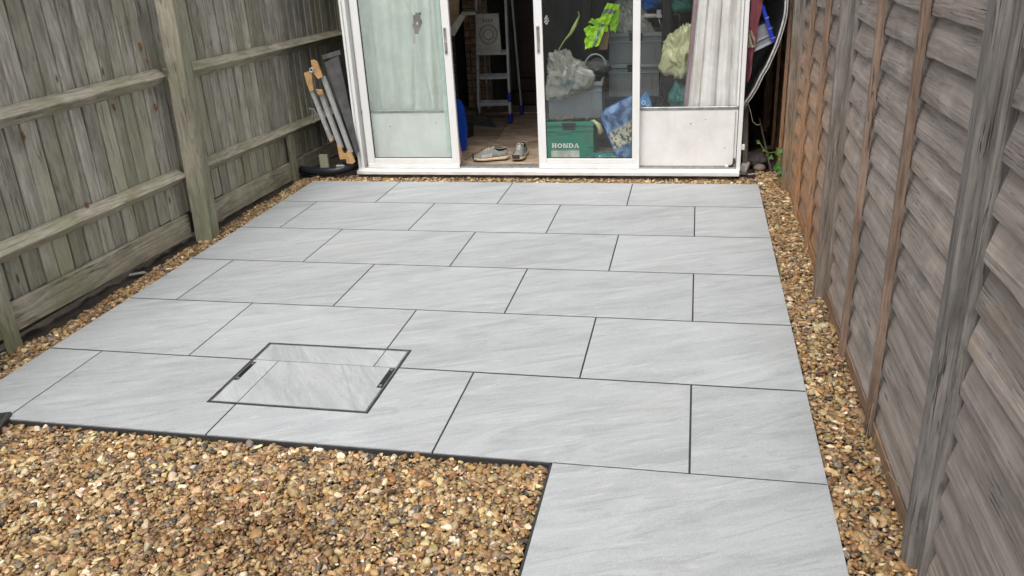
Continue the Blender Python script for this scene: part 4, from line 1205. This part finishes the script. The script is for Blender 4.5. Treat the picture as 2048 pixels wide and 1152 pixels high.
# black tool chest: stacked ribbed drawers, turned to the door
tc = thing('tool_chest', 'tall black ribbed tool chest beside the step ladder', 'tool chest', (-2.26, 5.0, .044))
TM = xf((-2.33, 5.06, .044), 32)
m = MB(); m.M = TM; m.cbox(-.22, .17, -.02, .25, 0, .98, .01); m.build('body', M_blackpl, tc)
for i in range(9):
    m = MB(); m.M = TM; zz = .10 + i * .095
    m.cbox(-.20, .155, -.034, -.021, zz, zz + .07, .004); dr = m.build('drawer', plastic('black_drawer', (.022, .024, .03), .3), tc)
    m = MB(); m.M = TM; m.cbox(-.19, .145, -.046, -.0345, zz + .058, zz + .068, .003); m.build('drawer_lip', plastic('drawer_lip', (.13, .14, .16), .25), dr)  # lips paler than the drawers: the chest's highlights put into the colour
m = MB(); m.M = xf((-2.10, 4.98, .044)); m.smooth = True
m.tube([(0, 0, 0), (0, 0, .02), (0, 0, .10), (0, 0, .12)], [.06, .075, .08, .075], 14); m.build('bucket', M_blackpl, None, label='small black bucket on the floor in front of the tool chest', category='bucket')
# cardboard boxes on top
cb = thing('cardboard_box', 'battered open cardboard box on top of the black tool chest', 'cardboard box', (-2.2, 5.05, 1.03))
m = MB(); m.M = xf((-2.20, 5.02, 1.03), 20, 0, 4); m.box(-.14, .10, 0, .22, 0, .26); m.build('body', simple('old_cardboard', (.38, .25, .15), .85, var=.2, dirt=(.08, .05, .04)), cb)
m = MB(); m.M = xf((-2.14, 5.0, 1.03)); m.hexa([(-.06, -.05, -.055), (.01, -.06, -.08), (.015, -.055, -.08), (-.055, -.045, -.055), (.08, -.05, .10), (.15, -.05, .12), (.15, -.045, .12), (.08, -.045, .10)]); m.build('flap', simple('pale_flap', (.50, .49, .40), .8), cb)
m = MB(); m.M = xf((-2.05, 5.0, 1.12)); m.cbox(.0, .13, -.06, .02, 0, .03, .004); m.build('paper_roll', simple('grey_paper', (.30, .30, .26), .8), cb)
m = MB(); m.cbox(-2.05, -2.02, 4.99, 5.03, 1.175, 1.186, .003); m.build('tape_roll', simple('green_tape', (.02, .28, .13), .5), None, label='small green tape end on the cardboard box above the tool chest', category='tape')
# blue board leaning by the left leaf
m = MB()
pts = [(-2.03, .05), (-1.955, .05), (-1.925, .10), (-1.918, .30), (-1.93, .42), (-1.955, .475), (-1.985, .49), (-2.03, .49)]
m.prism([(x, 4.38, z) for x, z in pts], (0, 0, 0), (0, .03, 0)); 
m.build('blue_board', plastic('royal_blue_plastic', (.008, .06, .42), .35, amt=.1), None, label='rounded royal blue plastic board upright just inside the left sliding door', category='board')
m = MB(); m.smooth = True; m.grid(lambda u, v: (-1.915 + .02 * u + .03 * (1 - v) - .01 * v, 4.02 + .008 * math.sin(v * 9), .045 + .42 * v), 3, 12)
m.build('pink_cloth', simple('faded_pink_cloth', (.50, .24, .22), .9), None, label='strip of faded pink cloth trailing behind the edge of the left sliding door', category='cloth')
# dark coat hanging at the back
def coat(u, v): return (-2.0 + .14 * u, 6.42 + .02 * math.sin(u * 14 + v), .23 + 1.4 * v)
m = MB(); m.smooth = True; m.grid(coat, 20, 10); m.build('hanging_coat', simple('charcoal_cloth', (.07, .065, .06), .95), None, label='long charcoal coat hanging on the back wall right of the ladder', category='coat')

# ------------------------------------------------------------------ trainers
M_upper = simple('grey_trainer_mesh', (.22, .22, .205), .8, var=.2, scale=60, bump=.3, dirt=(.17, .15, .12), dirt_amt=.6)
M_sole = simple('cream_sole', (.62, .50, .36), .6, var=.15, scale=40, dirt=(.25, .2, .15))
M_dsole = simple('dark_toe_rubber', (.03, .032, .034), .7)
M_lace = simple('pale_lace', (.70, .68, .62), .8)
M_inner = simple('dark_shoe_opening', (.012, .013, .018), .9)
def trainer(label, loc, rz):
    e = thing('trainer', label, 'shoe', loc, 'pair of worn grey trainers in the doorway')
    def P(): m = MB(); m.M = xf(loc, rz); m.smooth = True; return m
    L = .29
    # (t, half width, height of upper, sole top)
    ts = [0, .03, .08, .16, .28, .40, .50, .60, .70, .80, .88, .94, .98, 1.0]
    hw = [.018, .030, .036, .038, .035, .036, .041, .047, .050, .049, .044, .036, .024, .008]
    hh = [.074, .088, .090, .083, .078, .090, .098, .088, .072, .060, .054, .047, .038, .030]
    lift = [.004, .002, 0, 0, 0, 0, 0, 0, 0, .001, .003, .006, .010, .014]
    def sec(m, f, n=14):
        vs, fs = [], []
        for i, t in enumerate(ts):
            for k in range(n):
                vs.append(f(i, t, k / n))
        for i in range(len(ts) - 1):
            for k in range(n):
                fs.append((i * n + k, i * n + (k + 1) % n, (i + 1) * n + (k + 1) % n, (i + 1) * n + k))
        fs += [tuple(range(n)), tuple((len(ts) - 1) * n + k for k in range(n))]
        m.add(vs, fs)
    bend = lambda t: .010 * math.sin(t * 2.6)
    def up(i, t, a):
        an = 2 * math.pi * a; c, s = math.cos(an), math.sin(an)
        s0 = .022 + lift[i]
        w_ = hw[i] * (.98 - .42 * max(0, s) ** 1.3 * (1 if t < .65 else .6))
        z = s0 + max(0, s) ** .75 * (hh[i] - s0) if s > 0 else s0 + s * .004
        return (L * t, c * w_ + bend(t), z)
    m = P(); sec(m, up); m.build('upper', M_upper, e)
    def so(i, t, a):
        an = 2 * math.pi * a; c, s = math.cos(an), math.sin(an)
        q = lambda x: math.copysign(abs(x) ** .35, x)
        return (L * t, q(c) * (hw[i] + .004) + bend(t), .013 + lift[i] * (1 if s < 0 else .9) + q(s) * .012 + (.004 if t < .2 else 0) * (s > 0))
    m = P(); sec(m, so); m.build('sole', M_sole, e)
    m = P()
    def toe(u, v):
        an = (u - .5) * 2.2; t = .925 + .075 * math.cos(an)
        i = np.interp(t, ts, range(len(ts))); h = float(np.interp(t, ts, hw)) + .003
        return (L * t + .004, math.sin(an) * .036 + bend(t), .010 + v * .032 + .008)
    m.grid(toe, 10, 3); m.build('toe_bumper', M_dsole, e)
    m = P()   # opening: near-black disc standing in for the shaded inside, slightly proud of the collar
    n = 16; vs = [(L * .20 + .050 * math.cos(6.283 * k / n), .022 * math.sin(6.283 * k / n) + bend(.2), .0945 + .003 * math.cos(6.283 * k / n) + (.006 if math.cos(6.283 * k / n) > .5 else 0)) for k in range(n)]
    vs2 = [(L * .20 + .038 * math.cos(6.283 * k / n), .015 * math.sin(6.283 * k / n) + bend(.2), .06) for k in range(n)]
    m.add(vs + vs2, [(k, (k + 1) % n, n + (k + 1) % n, n + k) for k in range(n)] + [tuple(range(n))]); m.build('lining', M_inner, e)
    m = P(); m.tube([(L * .20 + .053 * math.cos(6.283 * k / n), .025 * math.sin(6.283 * k / n) + bend(.2), .094 + (.006 if math.cos(6.283 * k / n) > .6 else 0)) for k in range(n + 1)], .004, 6); m.build('collar', M_upper, e)
    m = P()
    for k in range(6):
        t = .42 + k * .05; h = float(np.interp(t, ts, hh)) + .001; ww = .021
        m.tube([(L * t, -ww, h - .012), (L * t + .006, -ww * .4, h - .001), (L * (t + .02), ww * .4, h), (L * (t + .03), ww, h - .012)], .0026, 5)
    m.tube([(L * .42, 0, .098), (L * .40, .02, .104), (L * .46, .032, .09)], .0024, 5); m.tube([(L * .42, 0, .098), (L * .39, -.016, .106), (L * .44, -.034, .088)], .0024, 5)
    m.build('laces', M_lace, e)
    for s2 in (-1, 1):
        m = P(); m.grid(lambda u, v: (L * (.45 + .30 * u), s2 * (float(np.interp(.45 + .3 * u, ts, hw)) * (1.0 - .10 * v) + .0012) + bend(.45 + .3 * u), .030 + .030 * v * (1 - .3 * u)), 6, 2); m.build('side_stripe', simple('silver_overlay', (.42, .42, .40), .5), e)
    return e
trainer('worn grey trainer lying side-on with its toe pointing left in the doorway', (-1.515, 4.15, .044), 194)
trainer('worn grey trainer facing the camera with a dark toe, right of the pair', (-1.418, 4.35, .044), 266)

# ------------------------------------------------------------------ right of the frame: things in the bulge
def redc(u, v):
    z = .66 + v * .80
    return (.335 + (.012 + .075 * v ** .7) * (u * 1.15) + .004 * math.sin(v * 22), 3.965 + .015 * math.sin(u * 5 + v * 7) + .01 * noise.noise(Vector((u * 3, v * 8, 0))), z)
m = MB(); m.smooth = True; m.grid(redc, 12, 30)
m.build('maroon_cloth', simple('maroon_cloth', (.26, .075, .095), .85, var=.2), None, label='torn maroon cloth hanging in the gap right of the white frame', category='cloth')
m = MB(); m.smooth = True; m.grid(lambda u, v: (.335 + .055 * u * (1 - .4 * v), 3.95 + .012 * math.sin(u * 9 + v * 8), .905 + .12 * v), 8, 8)
m.build('cream_rag', cloth('cream_rag_cloth', (.50, .47, .36)), None, label='ragged cream scrap hanging against the maroon cloth beside the frame', category='rag')
bc = thing('open_crate', 'tilted grey and blue plastic crate jammed behind the bent metal trim', 'crate', (.45, 4.08, .95))
def xz(name, pts, y0, y1, mat):
    m = MB(); m.prism([(x, y0, z) for x, z in pts], (0, 0, 0), (0, y1 - y0, 0)); return m.build(name, mat, bc)
xz('body', [(.34, .862), (.502, .945), (.452, 1.062), (.34, 1.01)], 4.02, 4.25, plastic('light_grey_plastic', (.30, .32, .36)))
xz('rim', [(.34, .845), (.512, .930), (.506, .946), (.34, .864)], 4.005, 4.018, plastic('pale_grey_rim', (.50, .52, .57)))
xz('rim', [(.34, .905), (.492, .982), (.489, .990), (.34, .915)], 4.010, 4.0185, plastic('pale_grey_rib', (.42, .44, .49)))
xz('blue_edge', [(.500, .928), (.522, .940), (.432, 1.185), (.410, 1.175)], 3.990, 4.22, plastic('cobalt_plastic', (.015, .045, .50), .4))
for (px, pz) in ((.508, .962), (.483, 1.028), (.456, 1.10)):
    m = MB(); m.bar((px - .012, 3.988, pz - .005), (px + .014, 3.988, pz + .006), .006, .003); m.build('rib', plastic('rib_plastic', (.3, .35, .6), .4), bc)

# bracket on jamb and little black hose stub at the sill
m = MB(); m.cbox(.321, .345, 3.80, 3.82, .195, .235, .003); m.build('jamb_bracket', M_white, gr)
m = MB(); m.smooth = True; m.tube([(.275, 3.835, .125), (.274, 3.835, .085), (.262, 3.83, .07), (.235, 3.825, .064)], .009, 8); m.build('hose_stub', M_blackpl, gr)
m = MB(); m.cbox(.212, .236, 3.812, 3.832, .056, .076, .004); m.build('drain_plug', M_white, gr)
m = MB(); m.box(.268, .272, 3.844, 3.851, .13, .47); m.build('edge_line', M_greymetal, gr)

# debris at the right end
M_flaky = simple('flaky_white_paint_wood', (.52, .49, .45), .8, var=.2, scale=25, dirt=(.12, .09, .07), dirt_amt=.8)
def plank(label, p, q, wd, th, mat, name='timber_offcut', cat='timber'):
    m = MB(); m.bar(p, q, wd, th, side=(0, .3, 1)); return m.build(name, mat, None, label=label, category=cat)
plank('flaky white painted timber offcut lying on the soil beside the right end of the sill', (.345, 3.90, -.002), (.41, 4.22, .05), .055, .03, M_flaky)
plank('grey timber offcut leaning upright in the dark gap beside the white jamb', (.372, 4.05, .0), (.352, 4.12, .50), .035, .03, simple('grey_offcut', (.17, .15, .13), .9))
plank('dark rotten board lying across the debris by the lap fence', (.38, 4.2, .055), (.56, 4.35, .09), .08, .02, simple('rotten_board', (.06, .045, .035), .9))
plank('brown stick leaning against the fence in the dark gap', (.56, 3.98, -.02), (.47, 4.3, .33), .009, .009, simple('dark_stick', (.10, .075, .055), .9), 'stick', 'stick')
bag('rubble_sack', 'crumpled dark sack among the debris behind the right end of the sill', simple('dark_sack', (.05, .042, .04), .7), (.455, 4.15, .04), (.09, .12, .05), cat='sack', seed=61, sub=4)
V, F = ico(3)
m = MB(); m.smooth = True; m.add([(.475 + p[0] * .045 * (1 + .2 * noise.noise(Vector(p) * 2)), 4.02 + p[1] * .05, .005 + p[2] * .03) for p in V], [tuple(int(i) for i in f) for f in F])
m.build('rubble_stone', simple('brown_stone', (.20, .15, .12), .9, bump=.5), None, label='rounded brown stone beside the flaky timber in the debris', category='stone')
m = MB(); m.smooth = True
m.tube([(.33, 3.96, .52), (.36, 3.97, .50), (.385, 3.97, .43), (.40, 3.97, .37), (.43, 3.96, .345), (.455, 3.96, .35)], .0022, 5)
m.build('dry_stem', simple('pale_stem', (.36, .33, .26), .8), None, label='pale dry stem curling in the dark gap right of the white frame', category='stem')
plank('small pale stick lying on the gravel below the debris', (.38, 3.83, .004), (.43, 3.85, .006), .008, .006, M_flaky, 'stick', 'stick')

# ------------------------------------------------------------------ vine
M_leaf = NT('vine_leaf')
v_ = M_leaf.coord(); n_ = M_leaf.noise(v_, 40, 3)
M_leaf.base(M_leaf.mix(M_leaf.ramp(n_, [(.35, 0), (.7, 1)]), (.045, .13, .025), (.10, .25, .05)), .45)
_t = M_leaf.new('ShaderNodeBsdfTranslucent'); _t.inputs[0].default_value = (.14, .32, .05, 1)
_x = M_leaf.new('ShaderNodeMixShader'); _x.inputs[0].default_value = .25
M_leaf.link(M_leaf.b.outputs[0], _x.inputs[1]); M_leaf.link(_t.outputs[0], _x.inputs[2]); M_leaf.link(_x.outputs[0], M_leaf.out.inputs[0])
vn = thing('vine', 'young green vine climbing out of the gravel against the orange brown fence', 'vine', (.585, 3.4, 0))
m = MB(); m.smooth = True
st = [(.60, 3.36, -.02), (.596, 3.38, .06), (.585, 3.40, .12), (.565, 3.42, .17), (.545, 3.44, .20), (.50, 3.46, .19), (.465, 3.48, .205), (.44, 3.5, .245), (.425, 3.5, .27), (.41, 3.5, .265)]
m.M = Matrix.Translation((0, .13, .035)); m.tube(st, .0022, 5); m.tube([(.565, 3.42, .17), (.58, 3.40, .22), (.60, 3.38, .27), (.605, 3.38, .31)], .002, 5); m.tube([(.60, 3.38, .23), (.615, 3.3, .25), (.61, 3.3, .21)], .0015, 5)
m.build('stem', simple('vine_stem', (.14, .20, .06), .6), vn)
def leaf(c, s, rz, tilt):
    pts = [(0, -.1), (.35, -.42), (.62, -.12), (.55, .2), (.30, .45), (.16, .72), (0, 1.0), (-.16, .72), (-.30, .45), (-.55, .2), (-.62, -.12), (-.35, -.42)]
    m = MB(); m.M = Matrix.Translation(c) @ Euler((R(tilt), 0, R(rz)), 'XYZ').to_matrix().to_4x4() @ Matrix.Rotation(R(180), 4, 'Y') @ Matrix.Scale(s, 4)
    vs = [(0, .25, .08)] + [(x, y_, -.10 * abs(x)) for x, y_ in pts]
    m.add(vs, [(0, i + 1, (i + 1) % 12 + 1) for i in range(12)])
    m.build('leaf', M_leaf.mat, vn)
for (c, s, rz, t) in (((.555, 3.37, .105), .045, 15, 75), ((.585, 3.36, .075), .05, -30, 70), ((.575, 3.37, .045), .045, 60, 65), ((.555, 3.40, .205), .035, 20, 60), ((.585, 3.39, .215), .042, -40, 60), ((.60, 3.37, .255), .03, 10, 70), ((.515, 3.45, .155), .024, 0, 75), ((.49, 3.47, .175), .018, 30, 80), ((.465, 3.48, .20), .015, -20, 80), ((.425, 3.5, .25), .014, 10, 60), ((.605, 3.36, .19), .028, 80, 60), ((.57, 3.38, .165), .03, -70, 70), ((.61, 3.33, .29), .02, 30, 50)):
    leaf((c[0], c[1] + .13, c[2] + .035), s * 1.15, rz, t)
# dry grass stalks by the near battens
m = MB()
for (a, b, c_) in (((.615, .24, -.01), (.625, .215, .10), (.628, .20, .17)), ((.60, .27, -.01), (.602, .262, .08), (.608, .265, .16)), ((.61, .10, -.01), (.616, .06, .07), (.628, .0, .09)), ((.60, .05, -.01), (.622, .02, .05), (.634, -.06, .055))):
    m.tube([a, b, c_], .0012, 4)
m.build('grass_stalks', simple('dry_grass', (.34, .30, .18), .9), None, kind='stuff', label='a few dry grass stalks at the foot of the lap fence')

# ------------------------------------------------------------------ left of the frame: folded work platform, hose
M_orange = simple('orange_bracket', (.52, .32, .14), .6, var=.15, scale=40, dirt=(.25, .13, .06), dirt_amt=.6)
M_deck = simple('worn_black_deck', (.055, .055, .055), .75, var=.3, scale=20, dirt=(.14, .14, .135), dirt_amt=.4)
wp = thing('work_platform', 'folded aluminium work platform with orange brackets leaning between the fence and white frame', 'work platform', (-2.78, 3.72, 0))
# deck: leaning plank between (top) and (bottom)
dT0, dT1 = Vector((-2.862, 3.80, .925)), Vector((-2.735, 4.10, .975))
dB0, dB1 = Vector((-2.655, 3.74, .16)), Vector((-2.60 - .10, 4.05, .16))
def P3(x, y_, z): return (x, y_, z)
m = MB(); nrm = Vector((.03, 0, .012))
c4 = [Vector((-2.745, 3.745, .14)), Vector((-2.745, 4.10, .14)), Vector((-2.868, 4.16, .94)), Vector((-2.868, 3.78, .93))]
m.hexa([tuple(c4[0]), tuple(c4[0] + nrm), tuple(c4[1] + nrm), tuple(c4[1]), tuple(c4[3]), tuple(c4[3] + nrm), tuple(c4[2] + nrm), tuple(c4[2])])
m.build('deck', M_deck, wp)
m = MB(); m.bar((-2.86, 3.76, .935), (-2.735, 3.82, .965), .035, .03); m.smooth = False; m.build('deck_end', M_deck, wp)
# near face of deck: visible dark plate
m = MB(); m.hexa([(-2.845, 3.755, .90), (-2.672, 3.735, .17), (-2.672, 3.745, .17), (-2.845, 3.765, .90), (-2.745, 3.80, .945), (-2.652, 3.755, .20), (-2.652, 3.765, .20), (-2.745, 3.81, .945)])
m.build('deck_face', M_deck, wp)
m = MB(); m.bar((-2.856, 3.715, .80), (-2.700, 3.705, .20), .030, .028, side=(0, 1, 0)); m.build('rail', M_alu, wp)
m = MB(); m.bar((-2.960, 3.70, .70), (-2.845, 3.69, .30), .028, .028, side=(0, 1, 0)); m.build('leg', M_alu, wp)
m = MB(); m.bar((-2.893, 3.72, .67), (-2.775, 3.70, .24), .034, .03, side=(0, 1, 0)); m.build('leg', M_alu, wp)
def bracket(pts, y0=3.678, y1=3.695):
    m = MB(); m.prism([(x, y0, z) for x, z in pts], (0, 0, 0), (0, y1 - y0, 0)); return m.build('bracket', M_orange, wp)
bracket([(-2.925, .925), (-2.900, .93), (-2.872, .905), (-2.845, .80), (-2.885, .785), (-2.915, .83)])
bracket([(-2.995, .835), (-2.925, .85), (-2.935, .78), (-2.935, .70), (-2.968, .69), (-2.985, .76)])
bracket([(-2.912, .705), (-2.862, .70), (-2.862, .665), (-2.905, .665)])
bracket([(-2.862, .33), (-2.828, .345), (-2.824, .315), (-2.852, .285)])
bracket([(-2.80, .27), (-2.775, .265), (-2.755, .20), (-2.715, .185), (-2.715, .155), (-2.79, .150)])
bracket([(-2.735, .175), (-2.722, .215), (-2.690, .215), (-2.665, .13), (-2.685, .115), (-2.735, .12)], 3.672, 3.69)
m = MB(); m.smooth = True; m.tube([(-2.925 + .014 * math.cos(a), 3.672, .853 + .016 * math.sin(a)) for a in [6.283 * i / 12 for i in range(13)]], .005, 6); m.build('eye', M_alu, wp)
m = MB()
m.bar((-2.99, 3.675, .56), (-2.945, 3.675, .555), .012, .012); m.bar((-2.995, 3.675, .465), (-2.96, 3.675, .45), .012, .012); m.bar((-2.965, 3.675, .56), (-2.975, 3.675, .46), .008, .01); m.bar((-2.95, 3.672, .55), (-2.93, 3.672, .50), .010, .01)
m.build('clasp', simple('bright_steel', (.7, .7, .7), .25, .9), wp)
m = MB(); m.cbox(-2.83, -2.76, 3.67, 3.70, .085, .105, .003); m.build('foot', M_greymetal, wp)
plank('short green stained stake standing behind the folded platform', (-2.985, 3.80, -.02), (-2.985, 3.80, .16), .075, .02, M_board, 'stake', 'stake')
m = MB(); m.smooth = True
m.tube([(-3.21, 3.83, .025), (-3.12, 3.775, .028), (-3.0, 3.745, .03), (-2.88, 3.745, .035), (-2.78, 3.78, .05), (-2.72, 3.86, .07), (-2.70, 4.0, .08)], .034, 12)
m.build('drain_hose', simple('dark_blue_black_hose', (.012, .017, .026), .4), None, label='thick blue black flexible pipe curving on the ground under the folded platform', category='pipe')
# tall dark board behind the platform, part of the room's side
m = MB(); m.box(GX0 - .012, GX0 - .001, 3.94, BY, -.1, 2.15); m.build('side_cladding', M_dark, gr)

# slate scrap below left fence and stone flakes
m = MB(); m.M = xf((-3.19, 1.55, -.004), 62, 4, 8); m.hexa([(-.055, -.01, 0), (.05, -.012, 0), (.058, .012, 0), (-.04, .014, 0), (-.05, -.008, .006), (.048, -.01, .006), (.05, .01, .006), (-.04, .012, .006)])
m.build('slate_chip', simple('pale_slate', (.28, .27, .24), .7), None, label='pale flat stone chip lying on the dark soil under the left fence', category='stone')

# black lamp corner at the left edge
bl = thing('garden_lamp', 'black square lamp housing at the left edge on the front corner of the patio', 'lamp', (-2.72, -.06, -.03))
LM = xf((-2.775, -.075, -.03), 22, 0, 0)
m = MB(); m.M = LM; m.cbox(-.10, .105, -.075, .075, .0, .045, .004); m.build('housing', plastic('black_housing', (.022, .024, .027), .4), bl)
m = MB(); m.M = LM; m.cbox(-.085, .085, -.058, .058, .0455, .050, .002); m.build('lens', plastic('dark_lens', (.03, .035, .04), .15), bl)

for o in bpy.data.objects:
    if o.type == 'MESH' and o.data.users > 0 and o.name.startswith('glass'):
        pass
print('objects', len(bpy.data.objects), 'tris', sum(len(o.data.loop_triangles) or sum(len(p.vertices) - 2 for p in o.data.polygons) for o in bpy.data.objects if o.type == 'MESH' and len(o.data.polygons) < 50000))
